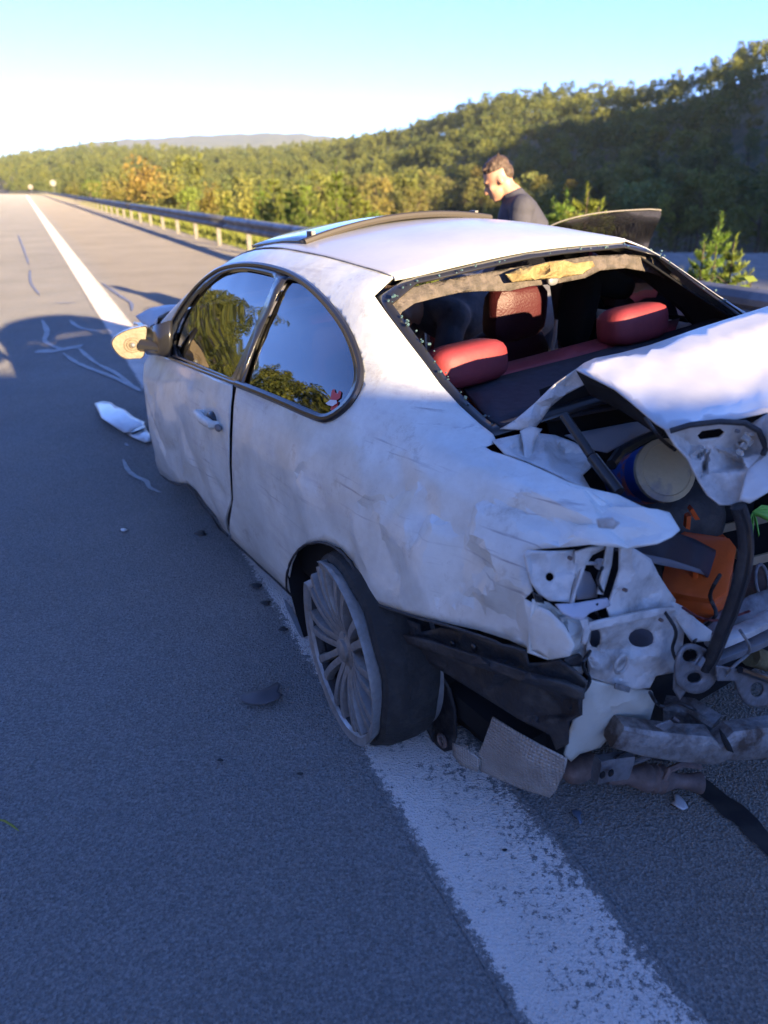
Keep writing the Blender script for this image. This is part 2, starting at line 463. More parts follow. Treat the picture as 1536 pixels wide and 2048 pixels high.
# ---- guardrail along the shoulder
M_galv = mat('galvanised_steel', (.22, .22, .23), .55, .7, col2=(.14, .145, .16), noise_scale=3, rough2=.65)
M_post = mat('weathered_post', (.17, .16, .14), .7, .1, col2=(.12, .11, .10), noise_scale=5)
gr = empty('guardrail', Matrix.Translation(rd(20, 3.9)), 'long grey steel crash barrier on posts along the hard shoulder', 'guardrail')
gi = gr.matrix_world.inverted()
prof = [(.0, .44), (-.05, .46), (-.085, .50), (-.085, .54), (-.03, .58), (-.03, .62), (-.085, .66), (-.085, .70), (-.05, .745), (0, .765)]
for r0 in range(-40, 300, 20):
    mb = MB(); rs = [r0 + k * 2.5 for k in range(9)]
    for r in rs:
        for dx, z in prof: mb.v.append(tuple(gi @ rd(min(r, r0 + 20.0), 3.86 + dx, z + .02)))
    K = len(prof); mb.f = [(i * K + j, i * K + j + 1, (i + 1) * K + j + 1, (i + 1) * K + j) for i in range(8) for j in range(K - 1)]; mb.m = [0] * len(mb.f)
    solid(mb.build('rail_beam', M_galv, gr, angle=25), .004, 0)
pm = MB()
pm.box((0, 0, .36), (.055, .004, .38)).box((.052, .03, .36), (.004, .03, .376)).box((-.052, .03, .36), (.004, .03, .376))
pm.box((-.07, 0, .60), (.025, .05, .10))
pme = pm.mesh('post', M_post, False)
for k in range(96):
    r = -38 + k * 3.3
    o = link(pme, 'post', gr); p = rd(r, 3.94, -.05); a = np.interp(r, _rs, _pp[:, 2]) - math.pi / 2
    o.matrix_world = Matrix.Translation(p) @ Matrix.Rotation(a, 4, 'Z')
    o.matrix_parent_inverse = Matrix.Identity(4); o.matrix_basis = gi @ o.matrix_world

# ---- vegetation
def leaf_mat(name, c1, c2, tr=.25, hue=.03):
    m = bpy.data.materials.new(name); m.use_nodes = True
    n = m.node_tree.nodes; l = m.node_tree.links; b = n['Principled BSDF']; b.inputs['Roughness'].default_value = .65; b.inputs['Specular IOR Level'].default_value = .25
    oi = n.new('ShaderNodeObjectInfo'); ge = n.new('ShaderNodeNewGeometry')
    mx = n.new('ShaderNodeMix'); mx.data_type = 'RGBA'; mx.inputs[6].default_value = (*c1, 1); mx.inputs[7].default_value = (*c2, 1)
    l.new(ge.outputs['Random Per Island'], mx.inputs[0])
    hs = n.new('ShaderNodeHueSaturation')
    mr_ = n.new('ShaderNodeMapRange'); mr_.inputs[3].default_value = .5 - hue; mr_.inputs[4].default_value = .5 + hue; l.new(oi.outputs['Random'], mr_.inputs[0]); l.new(mr_.outputs[0], hs.inputs['Hue'])
    mv = n.new('ShaderNodeMapRange'); mv.inputs[3].default_value = .75; mv.inputs[4].default_value = 1.3
    m3 = n.new('ShaderNodeMath'); m3.operation = 'FRACT'; m4 = n.new('ShaderNodeMath'); m4.operation = 'MULTIPLY'; m4.inputs[1].default_value = 7.31
    l.new(oi.outputs['Random'], m4.inputs[0]); l.new(m4.outputs[0], m3.inputs[0]); l.new(m3.outputs[0], mv.inputs[0]); l.new(mv.outputs[0], hs.inputs['Value'])
    l.new(mx.outputs[2], hs.inputs['Color']); l.new(hs.outputs[0], b.inputs['Base Color'])
    tl = n.new('ShaderNodeBsdfTranslucent'); l.new(hs.outputs[0], tl.inputs[0])
    ms = n.new('ShaderNodeMixShader'); ms.inputs[0].default_value = tr
    l.new(b.outputs[0], ms.inputs[1]); l.new(tl.outputs[0], ms.inputs[2]); l.new(ms.outputs[0], n['Material Output'].inputs[0])
    return m
M_leaf = [leaf_mat('broad_leaves', (.16, .165, .035), (.24, .21, .05)), leaf_mat('pine_needles', (.125, .14, .038), (.21, .19, .05)), leaf_mat('dark_leaves', (.10, .125, .038), (.17, .165, .048)),
          leaf_mat('young_pine_needles', (.14, .19, .03), (.22, .27, .045)), leaf_mat('autumn_leaves', (.17, .13, .03), (.25, .16, .045)), leaf_mat('grass_blades', (.15, .18, .03), (.28, .26, .06))]
M_bark = mat('bark', (.11, .08, .055), .9, col2=(.06, .045, .035), noise_scale=8, bump=.6, bump_scale=20)

def crown_mesh(name, kind, n, leaf, m, seed):
    """many small leaf clumps spread through an uneven crown volume; unit height 1"""
    g = np.random.default_rng(seed); C = []
    if kind == 'round':
        L = [(g.normal(0, .15), g.normal(0, .15), g.uniform(.42, .80), g.uniform(.15, .24)) for _ in range(9)]
    elif kind == 'pine':
        L = []
        for k in range(16):
            z = g.uniform(.28, .98); w = .27 * (1.04 - z) ** .7 + .03; a = g.uniform(0, 6.28); L.append((math.cos(a) * w * .75, math.sin(a) * w * .75, z, w * .50 + .035))
    else:
        L = []
        for k in range(13):
            z = g.uniform(.5, .97); a = g.uniform(0, 6.28); w = .17 * (1.1 - (abs(z - .7) * 1.5)); L.append((math.cos(a) * w, math.sin(a) * w, z, g.uniform(.07, .13)))
    per = n // len(L)
    for x, y, z, r in L:
        v = g.normal(size=(per, 3)); v /= np.linalg.norm(v, axis=1)[:, None]
        rad = r * g.uniform(.55, 1.08, (per, 1)) ; C.append(np.array([x, y, z]) + v * rad * np.array([1, 1, .75]))
    C = np.concatenate(C); N = len(C)
    u = g.normal(size=(N, 3)); u[:, 2] *= .6; u /= np.linalg.norm(u, axis=1)[:, None]; w = np.cross(u, g.normal(size=(N, 3))); w /= np.linalg.norm(w, axis=1)[:, None]
    sz = leaf * g.uniform(.6, 1.35, (N, 1))
    V = np.stack([C - u * sz, C + w * sz * .6, C + u * sz, C - w * sz * .6], 1).reshape(-1, 3)
    return V, np.arange(N * 4).reshape(-1, 4)
def trunk_mb(h, r, seed, limbs=4, top=.8):
    g = random.Random(seed); t = MB()
    pts = [(g.uniform(-1, 1) * .012 * k * h, g.uniform(-1, 1) * .012 * k * h, h * top * k / 5) for k in range(6)]
    t.tube(pts, [r * (1 - .15 * k) for k in range(6)], 6)
    for k in range(limbs):
        z = h * (.35 + .4 * k / max(1, limbs)); a = g.uniform(0, 6.28); i = min(4, int(z / (h * top) * 5)); p = Vector(pts[i]).lerp(Vector(pts[i + 1]), .5); p.z = z
        t.tube([p, p + Vector((math.cos(a) * .1, math.sin(a) * .1, .08)) * h, p + Vector((math.cos(a) * .19, math.sin(a) * .19, .17)) * h], [r * .45, r * .3, r * .12], 5)
    return t
KINDS = ['round', 'pine', 'tall', 'round', 'pine', 'tall']
proto = []
for k in range(6):
    V, Fc = crown_mesh('crown', KINDS[k], 1300, .026 if KINDS[k] == 'round' else .021, None, 10 + k)
    cm = np_mesh('crown', V, Fc, M_leaf[[0, 1, 1, 2, 2, 0][k]], False)
    tm = trunk_mb(1, .018, k, 4, .85).mesh('trunk', M_bark)
    proto.append((cm, tm, V, Fc))

def tree_thing(p, h, w, k, label, group, rz=0, name=None):
    nm = name or ('pine_tree' if KINDS[k] == 'pine' else 'broadleaf_tree')
    root = empty(nm, Matrix.Translation(p), label, 'tree', group)
    for me_, n_ in ((proto[k][0], 'crown'), (proto[k][1], 'trunk')):
        o = link(me_, n_, root); o.rotation_euler = (0, 0, rz); o.scale = (h * w, h * w, h)
    return root

# wooded hillside: scatter on the slope, nearest ones as single trees, the rest as one forest
g = np.random.default_rng(21)
cand = []
for (ra, rb, sp, ta, tb) in ((80, 420, 5.0, -.42, .60), (420, 620, 8.0, -.50, .30), (620, 1050, 12.0, -.60, .05), (40, 300, 6.5, -1.5, -.44)):
    A = (tb - ta) * (rb * rb - ra * ra) / 2; N = int(A / (sp * sp))
    t_ = g.uniform(ta, tb, N); r_ = np.sqrt(g.uniform(ra * ra, rb * rb, N))
    cand.append(np.stack([t_, r_, np.full(N, sp)], 1))
cand = np.concatenate(cand); cand = cand[cand[:, 1].argsort()]
X = cand[:, 1] * np.sin(cand[:, 0]); Y = cand[:, 1] * np.cos(cand[:, 0]); R_, D_ = road_rd(X, Y); Z = height(X, Y)
rrid = np.interp(cand[:, 0], _th, _rr)
ok = (np.abs(D_) > 16) & (cand[:, 1] < rrid * 1.05) & ((D_ > 0) | (cand[:, 1] > 260) | (cand[:, 0] < -.44)) & ~((cand[:, 1] < 95) & (cand[:, 0] > .2) & (cand[:, 1] < 75))
X, Y, Z, cand = X[ok], Y[ok], Z[ok], cand[ok]
def shade_at(x, y, z):
    s = x * PERP.x + y * PERP.y; al = x * TRAV.x + y * TRAV.y
    return np.interp(s, [a for a, b in CREST], [b for a, b in CREST]) - (al + BK) * TAN - z
nind = 0; FV = [[], [], []]; FF = [[], [], []]; fb = [0, 0, 0]
for i in range(len(X)):
    rho_i = cand[i, 1]; th_i = cand[i, 0]
    k = int(g.choice(6, p=[.08, .32, .16, .10, .24, .10])); h = g.uniform(5, 8.8) * (1.1 if rho_i < 330 else 1.2); w = g.uniform(.75, 1.05) * (1.1 if KINDS[k] == 'round' else 1.0)
    if rho_i > 420: h *= 1.0 + (rho_i - 420) / 1200
    inview = -.36 < th_i < .47
    if nind < 225 and inview and rho_i > 60 and th_i > -.08:
        dk = 'shaded' if shade_at(X[i], Y[i], Z[i] + h * .6) > 0 else 'sunlit'
        kd = {'round': 'round-crowned broadleaf tree', 'pine': 'pointed pine tree', 'tall': 'tall thin-topped tree'}[KINDS[k]]
        pxl = 768 + F * math.tan(th_i); where = 'left of the standing man' if pxl < 930 else 'above the standing man' if pxl < 1110 else 'above the open door glass' if pxl < 1330 else 'above the grey gravel'
        slope = 'low' if rho_i < 150 else 'midway up' if rho_i < 210 else 'high'
        lab = f'{"dark" if dk == "shaded" else "golden"} {kd} {slope} on the hill, {where}'
        tree_thing((X[i], Y[i], Z[i] - .3), h, w, k, lab, f'{"shaded" if dk == "shaded" else "sunlit"} {kd}s {slope} on the hill, {where}', g.uniform(0, 6.28)); nind += 1
    else:
        V = proto[k][2]; nf = 420 if rho_i < 420 else (160 if rho_i < 620 else 80)
        sel = g.permutation(len(V) // 4)[:nf]; V = V.reshape(-1, 4, 3)[sel]; c = V.mean(1, keepdims=True); V = (c + (V - c) * (1.5 if nf == 420 else 2.3 if nf == 160 else 3.2)).reshape(-1, 3)
        a = g.uniform(0, 6.28); ca, sa = math.cos(a), math.sin(a)
        W = np.stack([(V[:, 0] * ca - V[:, 1] * sa) * h * w + X[i], (V[:, 0] * sa + V[:, 1] * ca) * h * w + Y[i], V[:, 2] * h + Z[i] - .3], 1)
        mi = [0, 1, 1, 2, 2, 0][k]
        FV[mi].append(W); FF[mi].append(np.arange(len(W)).reshape(-1, 4) + fb[mi]); fb[mi] += len(W)
V = np.concatenate([np.concatenate(v) for v in FV]); offs = np.cumsum([0] + fb[:2]); Fc = np.concatenate([np.concatenate(f) + o_ for f, o_ in zip(FF, offs)])
me = np_mesh('forest', V, Fc, M_leaf[:3], False)
mi = np.concatenate([np.full(sum(len(f) for f in FF[k]), k, np.int32) for k in range(3)]); me.polygons.foreach_set('material_index', mi)
tag(link(me, 'forest'), 'dense mixed forest covering the hills beyond the road', 'forest', kind='stuff')

# young pines and bushes just beyond the guardrail
def sapling(seed, h, dens=1.0):
    """young pine: whorls of upswept shoots covered with needles"""
    g = random.Random(seed); T = MB(); N = MB()
    T.tube([(0, 0, 0), (0, 0, h * .5), (g.uniform(-.02, .02) * h, g.uniform(-.02, .02) * h, h * .93)], [h * .016, h * .011, h * .004], 6)
    def shoot(a, b, r):
        a = Vector(a); b = Vector(b); L = (b - a).length; t = (b - a) / max(L, 1e-6); k = int(max(10, L / (h * .011)) * dens)
        x = t.orthogonal().normalized(); y = t.cross(x)
        for i in range(k):
            s = i / k; p = a + t * (L * s); q = g.uniform(0, 6.28); ln = r * g.uniform(.7, 1.15)
            dr = (x * math.cos(q) + y * math.sin(q)) * .85 + t * .75
            sd = t.cross(dr).normalized() * r * .13
            N.add([p - sd, p + sd, p + dr * ln], [(0, 1, 2)])
            q += 2.1; dr = (x * math.cos(q) + y * math.sin(q)) * .9 + t * .5; sd = t.cross(dr).normalized() * r * .13
            N.add([p - sd, p + sd, p + dr * ln], [(0, 1, 2)])
    shoot((0, 0, h * .45), (0, 0, h), h * .055)
    nW = 7
    for wv in range(nW):
        z = h * (.10 + .78 * wv / nW); R = h * .30 * (1.05 - wv / nW) + h * .05
        for b in range(g.randint(5, 7)):
            a = g.uniform(0, 6.28); R2 = R * g.uniform(.7, 1.15)
            p0 = Vector((0, 0, z)); p1 = Vector((math.cos(a) * R2 * .6, math.sin(a) * R2 * .6, z + R2 * .18)); p2 = Vector((math.cos(a) * R2, math.sin(a) * R2, z + R2 * .62))
            T.tube([p0, p1, p2], [h * .007, h * .005, h * .003], 4)
            shoot(p0.lerp(p1, .35), p1, h * .05); shoot(p1, p2, h * .052)
            for e in range(2):
                aa = a + g.uniform(-.9, .9); s0 = p0.lerp(p1, g.uniform(.5, 1)); shoot(s0, s0 + Vector((math.cos(aa) * R2 * .3, math.sin(aa) * R2 * .3, R2 * .25)), h * .045)
    return T, N
saps = []
for k in range(4):
    T, N = sapling(40 + k, 1.0); saps.append((T.mesh('trunk', M_bark), N.mesh('crown', M_leaf[3], False)))
def bush_mesh(seed, n, leaf, m):
    V, Fc = crown_mesh('c', 'round', n, leaf, None, seed); V = V.copy(); V[:, 2] = (V[:, 2] - .15) / .85; V[:, 2] = np.maximum(V[:, 2], .02); return np_mesh('crown', V, Fc, m, False)
bushes = [bush_mesh(60, 900, .035, M_leaf[4]), bush_mesh(61, 900, .035, M_leaf[0]), bush_mesh(62, 900, .03, M_leaf[3])]
btr = trunk_mb(1, .02, 5, 6, .7).mesh('trunk', M_bark)
def on_az(px, dwant, py=380):
    a = ray(px, py); hx = Vector((a.x, a.y, 0)).normalized()
    lo, hi = 3.0, 320.0
    for _ in range(50):
        mid = (lo + hi) / 2; p = hx * mid; dd = (p - W0).dot(ND)
        if dd < dwant: lo = mid
        else: hi = mid
    return hx * lo, lo
NEAR = [  # photo column, row of its top, metres beyond the edge line, kind, width, words
 (296, 300, 8.5, 'b0', 1.0, 'orange-tinged bush, the largest behind the far guardrail'), (262, 335, 8.8, 'b1', 1.2, 'yellow-green bush left of the orange one'),
 (335, 338, 9.0, 'b1', 1.1, 'green bush right of the orange one'), (372, 362, 9.5, 'b2', 1.2, 'low bright bush behind the guardrail posts'),
 (415, 356, 9.0, 'b0', .9, 'rusty-tinged bush midway along the guardrail'), (452, 372, 8.6, 's', 1.0, None), (486, 345, 9.4, 'b1', .9, 'pale green bush rising behind the guardrail beam'),
 (520, 368, 8.4, 's', 1.0, None), (548, 338, 9.0, 's', 1.0, None), (580, 365, 8.2, 's', 1.1, None), (612, 350, 9.2, 's', 1.0, None), (640, 330, 10.0, 'b1', .8, 'loose yellow-green tree behind the young pines'),
 (672, 318, 8.8, 's', .9, None), (700, 352, 8.0, 's', 1.1, None), (730, 385, 7.8, 's', 1.2, None), (756, 410, 7.4, 'b2', 1.3, 'low bright bush just over the raised sunroof'),
 (220, 345, 9.5, 'b1', 1.2, 'small bush far along the guardrail'), (180, 352, 10, 'b2', 1.3, 'small bush near the far end of the guardrail'), (150, 356, 10, 'b1', 1.3, 'far low bush by the white road sign'),
 (1108, 396, 6.2, 's', 1.25, None), (1136, 376, 6.6, 's', 1.3, None), (1174, 364, 6.3, 's', 1.15, None), (1206, 398, 6.0, 's', 1.25, None),
 (1452, 424, 5.9, 's', .8, None), (1488, 468, 5.6, 's', .9, None), (1528, 520, 4.3, 'b2', 1.5, 'low bright green bush at the roadside beside the wrecked car'), (1425, 470, 5.7, 's', .9, None)]
WORDS = iter(['young pine first behind the guardrail bend', 'young pine with a bent leader behind the guardrail', 'tall slim young pine above the guardrail beam', 'short bushy young pine before the valley', 'young pine between two bushes over the guardrail',
  'tallest young pine just left of the shaded valley', 'broad young pine near the raised sunroof', 'low young pine nearest the sunroof edge', 'leftmost young pine of the four behind the car roof, beside the standing man', 'second young pine from the standing man, dense',
  'tallest of the four young pines behind the car roof', 'rightmost of the four young pines, against the open door glass', 'tall sparse young pine right of the open door glass', 'smaller young pine beside the tall sparse one', 'young pine just behind the tall sparse one on its left'])
for i, (px, py, dd, kd, w, words) in enumerate(NEAR):
    p, rr_ = on_az(px, dd); a = ray(px, py); ztop = CH + rr_ * a.z / math.hypot(a.x, a.y); z0 = Hz(p.x, p.y) if dd > 8 else -.05
    h = ztop - z0
    if kd == 's':
        root = empty('young_pine', Matrix.Translation((p.x, p.y, z0)), next(WORDS), 'tree', 'young pines beyond the guardrail')
        T, N = saps[i % 4]
        hs = h
        for me_, n_ in ((T, 'trunk'), (N, 'crown')):
            o = link(me_, n_, root); o.scale = (hs * w, hs * w, hs); o.rotation_euler = (0, 0, i * 1.9)
    else:
        root = empty('bush', Matrix.Translation((p.x, p.y, z0)), words, 'bush', 'bushes beyond the guardrail')
        for me_, n_ in ((btr, 'stem'), (bushes[int(kd[1])], 'crown')):
            o = link(me_, n_, root); o.scale = (h * w, h * w, h); o.rotation_euler = (0, 0, i * 1.3)

# grass along the verge
g = np.random.default_rng(5)
N = 42000
r_ = 8 + 80 * g.uniform(0, 1, N) ** 1.6; d_ = 4.15 + np.abs(g.normal(0, 1, N)) * 1.7
B = np.array([tuple(rd(a, b)) for a, b in zip(r_, d_)]); B[:, 2] = np.where(d_ < 8, -.05, height(B[:, 0], B[:, 1]))
hh = g.uniform(.10, .36, N) * np.where(d_ < 4.5, .5, 1.2) ; an = g.uniform(0, 6.28, N); wd = .012 + .0006 * r_
dirv = np.stack([np.cos(an), np.sin(an), np.zeros(N)], 1); lean = g.normal(0, .25, (N, 3)) * hh[:, None]; lean[:, 2] = 0
V = np.stack([B - dirv * wd[:, None], B + dirv * wd[:, None], B + lean + np.stack([np.zeros(N), np.zeros(N), hh], 1)], 1).reshape(-1, 3)
tag(link(np_mesh('verge_grass', V, np.arange(3 * N).reshape(-1, 3), M_leaf[5], False), 'verge_grass'), 'bright grass behind the guardrail posts', 'grass', kind='stuff')

# small far road signs
M_white = mat('white_board', (.22, .21, .20), .6); M_red = mat('red_board', (.3, .1, .08), .6)
for px, py, r, lab, mm, sz in ((106, 366, 150, 'small round white road sign at the far end of the guardrail', M_white, .45), (61, 374, 205, 'tiny pale marker board on the far road edge', M_red, .35)):
    p = rd(r, 4.6 if r < 180 else 3.0); a = ray(px, py); rr_ = math.hypot(p.x, p.y); hx = Vector((a.x, a.y, 0)).normalized(); p = hx * rr_; zt = CH + rr_ * a.z / math.hypot(a.x, a.y)
    root = empty('road_sign', Matrix.Translation((p.x, p.y, 0)) @ Matrix.Rotation(-math.atan2(hx.x, hx.y), 4, 'Z'), lab, 'sign')
    s_ = sz * rr_ / 150
    MB().tube([(0, 0, -.1), (0, 0, zt)], .04, 6).build('pole', M_galv, root)
    mb = MB(); mb.tube([(0, -.05, zt), (0, -.08, zt)], s_, 18); mb.build('board', M_white, root)
    if mm is M_red: mb = MB(); mb.box((0, -.085, zt - s_ * .4), (s_ * .8, .01, s_ * .18)); mb.build('stripe', M_red, root)

# ---- the air: pale haze over the valley
hz = bpy.data.materials.new('haze_air'); hz.use_nodes = True
n = hz.node_tree.nodes; n.remove(n['Principled BSDF']); pv = n.new('ShaderNodeVolumePrincipled')
pv.inputs['Color'].default_value = (.86, .92, 1.0, 1); pv.inputs['Density'].default_value = .00012; pv.inputs['Anisotropy'].default_value = .0
hz.node_tree.links.new(pv.outputs[0], n['Material Output'].inputs['Volume'])
b = MB(); b.box((0, 1500, 60), (4200, 2900, 110)); o = b.build('haze', hz, None, False); tag(o, 'thin pale evening haze', kind='stuff')
# ================================================================== the wrecked car
CX, CY, CYAW, CP, CR, CZ = 0.628383, 2.453660, 0.549590, -0.0172948, -0.065846, -0.0002
CM = Matrix.Translation((CX, CY, CZ)) @ Matrix.Rotation(CYAW, 4, 'Z') @ Matrix.Rotation(CP, 4, 'X') @ Matrix.Rotation(CR, 4, 'Y')
CI = CM.inverted()
car = empty('wrecked_car', CM, 'white two-door coupe with crushed rear end and missing rear window on the road edge line', 'car')
def L(u, v, w): return Vector((-v, u, w))                 # car space: u forward, v to the left, w up
EYEC = CI @ EYE
def cray(px, py): return (CI.to_3x3() @ ray(px, py))
def P(px, py, u=None, v=None, w=None):
    """point of the car seen in that direction, at the given car coordinate"""
    d = cray(px, py)
    if u is not None: s = (u - EYEC.y) / d.y
    elif v is not None: s = (-v - EYEC.x) / d.x
    else: s = (w - EYEC.z) / d.z
    return EYEC + d * s

# ---- the undamaged body as a smooth surface over (u, t): t 0 = sill, 4 = belt, 6 = roof rail, 8 = centre line, 8..16 = the other side
ST = [
 (3.50, [(.50, .22), (.60, .3), (.64, .43), (.62, .55), (.58, .60), (.46, .65), (.33, .68), (.18, .69), (0, .70)]),
 (3.10, [(.72, .17), (.80, .30), (.82, .48), (.79, .65), (.74, .73), (.61, .78), (.45, .80), (.25, .815), (0, .825)]),
 (2.60, [(.80, .15), (.87, .30), (.885, .50), (.865, .70), (.81, .80), (.69, .85), (.52, .885), (.3, .90), (0, .91)]),
 (2.15, [(.80, .15), (.87, .30), (.89, .50), (.87, .72), (.80, .85), (.72, .92), (.63, .96), (.36, .985), (0, .995)]),
 (1.80, [(.80, .15), (.87, .30), (.89, .50), (.87, .72), (.775, .872), (.715, .99), (.645, 1.09), (.4, 1.15), (0, 1.175)]),
 (1.40, [(.80, .15), (.87, .30), (.89, .50), (.875, .74), (.795, .90), (.722, 1.06), (.622, 1.225), (.4, 1.305), (0, 1.335)]),
 (1.10, [(.80, .15), (.87, .30), (.89, .50), (.88, .75), (.81, .916), (.718, 1.09), (.600, 1.280), (.4, 1.350), (0, 1.378)]),
 (0.75, [(.80, .15), (.87, .30), (.89, .50), (.88, .76), (.822, .938), (.715, 1.10), (.600, 1.277), (.4, 1.352), (0, 1.382)]),
 (0.40, [(.80, .15), (.87, .30), (.893, .50), (.882, .77), (.812, .948), (.712, 1.10), (.590, 1.262), (.4, 1.325), (0, 1.358)]),
 (0.15, [(.80, .15), (.87, .30), (.897, .50), (.885, .77), (.797, .953), (.703, 1.09), (.572, 1.243), (.4, 1.283), (0, 1.308)]),
 (-.12, [(.80, .15), (.87, .31), (.90, .50), (.88, .77), (.782, .953), (.692, 1.045), (.585, 1.112), (.4, 1.160), (0, 1.188)]),
 (-.40, [(.80, .15), (.87, .32), (.897, .50), (.87, .76), (.768, .940), (.69, .972), (.602, .978), (.4, .995), (0, 1.01)]),
 (-.70, [(.78, .20), (.845, .34), (.87, .50), (.845, .75), (.75, .925), (.68, .952), (.595, .962), (.4, .98), (0, .99)]),
 (-.95, [(.72, .25), (.775, .38), (.80, .52), (.785, .74), (.715, .895), (.645, .925), (.555, .935), (.4, .95), (0, .96)]),
 (-1.12, [(.62, .30), (.68, .40), (.71, .55), (.70, .72), (.64, .85), (.57, .885), (.49, .895), (.35, .905), (0, .915)])]
ST = ST[::-1]; _su = np.array([s[0] for s in ST]); _sp = np.array([s[1] for s in ST])      # (n, 9, 2)
def _hermite(x, X, Yv):
    i = int(np.clip(np.searchsorted(X, x) - 1, 0, len(X) - 2)); h = X[i + 1] - X[i]; t = (x - X[i]) / h
    def sl(k):
        if k == 0: return (Yv[1] - Yv[0]) / (X[1] - X[0])
        if k == len(X) - 1: return (Yv[-1] - Yv[-2]) / (X[-1] - X[-2])
        return .5 * ((Yv[k + 1] - Yv[k]) / (X[k + 1] - X[k]) + (Yv[k] - Yv[k - 1]) / (X[k] - X[k - 1]))
    a, b = sl(i), sl(i + 1)
    return (2 * t**3 - 3 * t**2 + 1) * Yv[i] + (t**3 - 2 * t**2 + t) * h * a + (-2 * t**3 + 3 * t**2) * Yv[i + 1] + (t**3 - t**2) * h * b
_UG = np.linspace(-1.12, 3.5, 185); _TG = np.linspace(0, 16, 193)
_tab = np.zeros((len(_UG), len(_TG), 3))
for i, u in enumerate(_UG):
    c = _hermite(u, _su, _sp)                              # 9 x 2
    cm = np.concatenate([c, c[7::-1] * np.array([-1, 1])])  # 17 points, mirrored
    dt = _TG; k = np.clip(dt.astype(int), 0, 15); f = (dt - k)[:, None]
    p0 = cm[np.clip(k - 1, 0, 16)]; p1 = cm[k]; p2 = cm[k + 1]; p3 = cm[np.clip(k + 2, 0, 16)]
    q = .5 * (2 * p1 + (p2 - p0) * f + (2 * p0 - 5 * p1 + 4 * p2 - p3) * f**2 + (3 * p1 - p0 - 3 * p2 + p3) * f**3)
    _tab[i, :, 0] = -q[:, 0]; _tab[i, :, 1] = u; _tab[i, :, 2] = q[:, 1]
def body(u, t):
    u = np.atleast_1d(np.asarray(u, float)); t = np.atleast_1d(np.asarray(t, float))
    a = np.clip((u - _UG[0]) / (_UG[1] - _UG[0]), 0, len(_UG) - 1.001); b = np.clip((t - 0) / (_TG[1] - _TG[0]), 0, len(_TG) - 1.001)
    i = a.astype(int); j = b.astype(int); fa = (a - i)[:, None]; fb_ = (b - j)[:, None]
    return (_tab[i, j] * (1 - fa) + _tab[i + 1, j] * fa) * (1 - fb_) + (_tab[i, j + 1] * (1 - fa) + _tab[i + 1, j + 1] * fa) * fb_
def bnorm(u, t):
    e = .02; du = body(np.asarray(u) + e, t) - body(np.asarray(u) - e, t); dt = body(u, np.asarray(t) + .06) - body(u, np.asarray(t) - .06)
    n = np.cross(dt, du); n /= np.maximum(np.linalg.norm(n, axis=1), 1e-9)[:, None]; return n       # outward
_nu, _nt = _tab.shape[:2]
_bf = [(i * _nt + j, i * _nt + j + 1, (i + 1) * _nt + j + 1, (i + 1) * _nt + j) for i in range(_nu - 1) for j in range(_nt - 1)]
BV = BVHTree.FromPolygons([Vector(p) for p in _tab.reshape(-1, 3)], _bf)
def sp(px, py=None, *_):
    """photo point -> (u, t) on the undamaged body"""
    if px == 's': raise ValueError
    d = cray(px, py).normalized(); h = BV.ray_cast(EYEC, d)
    if h[0] is None:
        best = None
        for s in np.linspace(1.2, 5, 160):
            q = BV.find_nearest(EYEC + d * float(s))
            if best is None or q[3] < best[0][3]: best = (q,)
        h = best[0]
    loc, fi = h[0], h[2]; i, j = divmod(fi, _nt - 1)
    u = loc.y; a = _tab[i, j] ; b = _tab[i, j + 1]; fa = (u - _UG[i]) / (_UG[1] - _UG[0])
    a = a * (1 - fa) + _tab[i + 1, j] * fa; b = b * (1 - fa) + _tab[i + 1, j + 1] * fa
    f = float(np.dot(np.array(loc) - a, b - a) / max(np.dot(b - a, b - a), 1e-12))
    return (float(u), (j + min(max(f, 0), 1)) * (_TG[1] - _TG[0]))
KT = .2                                                    # metres per unit of t, for even triangles
def tos(pts): return [(p[1], p[2] * KT) if p[0] == 's' else (lambda q: (q[0], q[1] * KT))(sp(p[0], p[1])) for p in pts]

def panel(name, outline, mats, parent, holes=(), step=.022, dents=None, base=0.0, ripple=0.0, thick=.003, mirror=False, angle=28, rf=9.0, raw=False):
    o2 = outline if raw else tos(outline); h2 = [h if raw else tos(h) for h in holes]
    V, T = fill(o2, h2, step)
    u = V[:, 0]; t = V[:, 1] / KT
    X = body(u, t); N = bnorm(u, t); d = np.full(len(V), base)
    if dents:
        D2 = np.array(tos([(a, b) for a, b, c in dents])); val = np.array([c for a, b, c in dents]) * .01
        lo, hi = V.min(0) - .3, V.max(0) + .3
        cs = [(lo[0], lo[1]), (hi[0], lo[1]), (hi[0], hi[1]), (lo[0], hi[1])]
        Fd = Field(np.concatenate([D2, cs]), np.concatenate([val, [0] * 4])); d = d + Fd(V)[:, 0]
    if ripple: d = d + np.array([ripple * (nz((a, b, 1.3), rf, 3) + .35 * nz((a * 1.5, b, 7), rf * 4, 2)) for a, b in V])
    X = X - N * d[:, None]
    if mirror: X[:, 0] *= -1; T = T[:, ::-1]
    # outward winding
    c = X[T]; fn = np.cross(c[:, 1] - c[:, 0], c[:, 2] - c[:, 0]); nn = N[T].mean(1) * (np.array([-1, 1, 1]) if mirror else 1)
    fl = (fn * nn).sum(1) < 0; T = T.copy(); T[fl] = T[fl][:, ::-1]
    me = np_mesh(name, X, T, mats); me.set_sharp_from_angle(angle=math.radians(angle))
    o = link(me, name, parent)
    if thick: solid(o, thick)
    return o

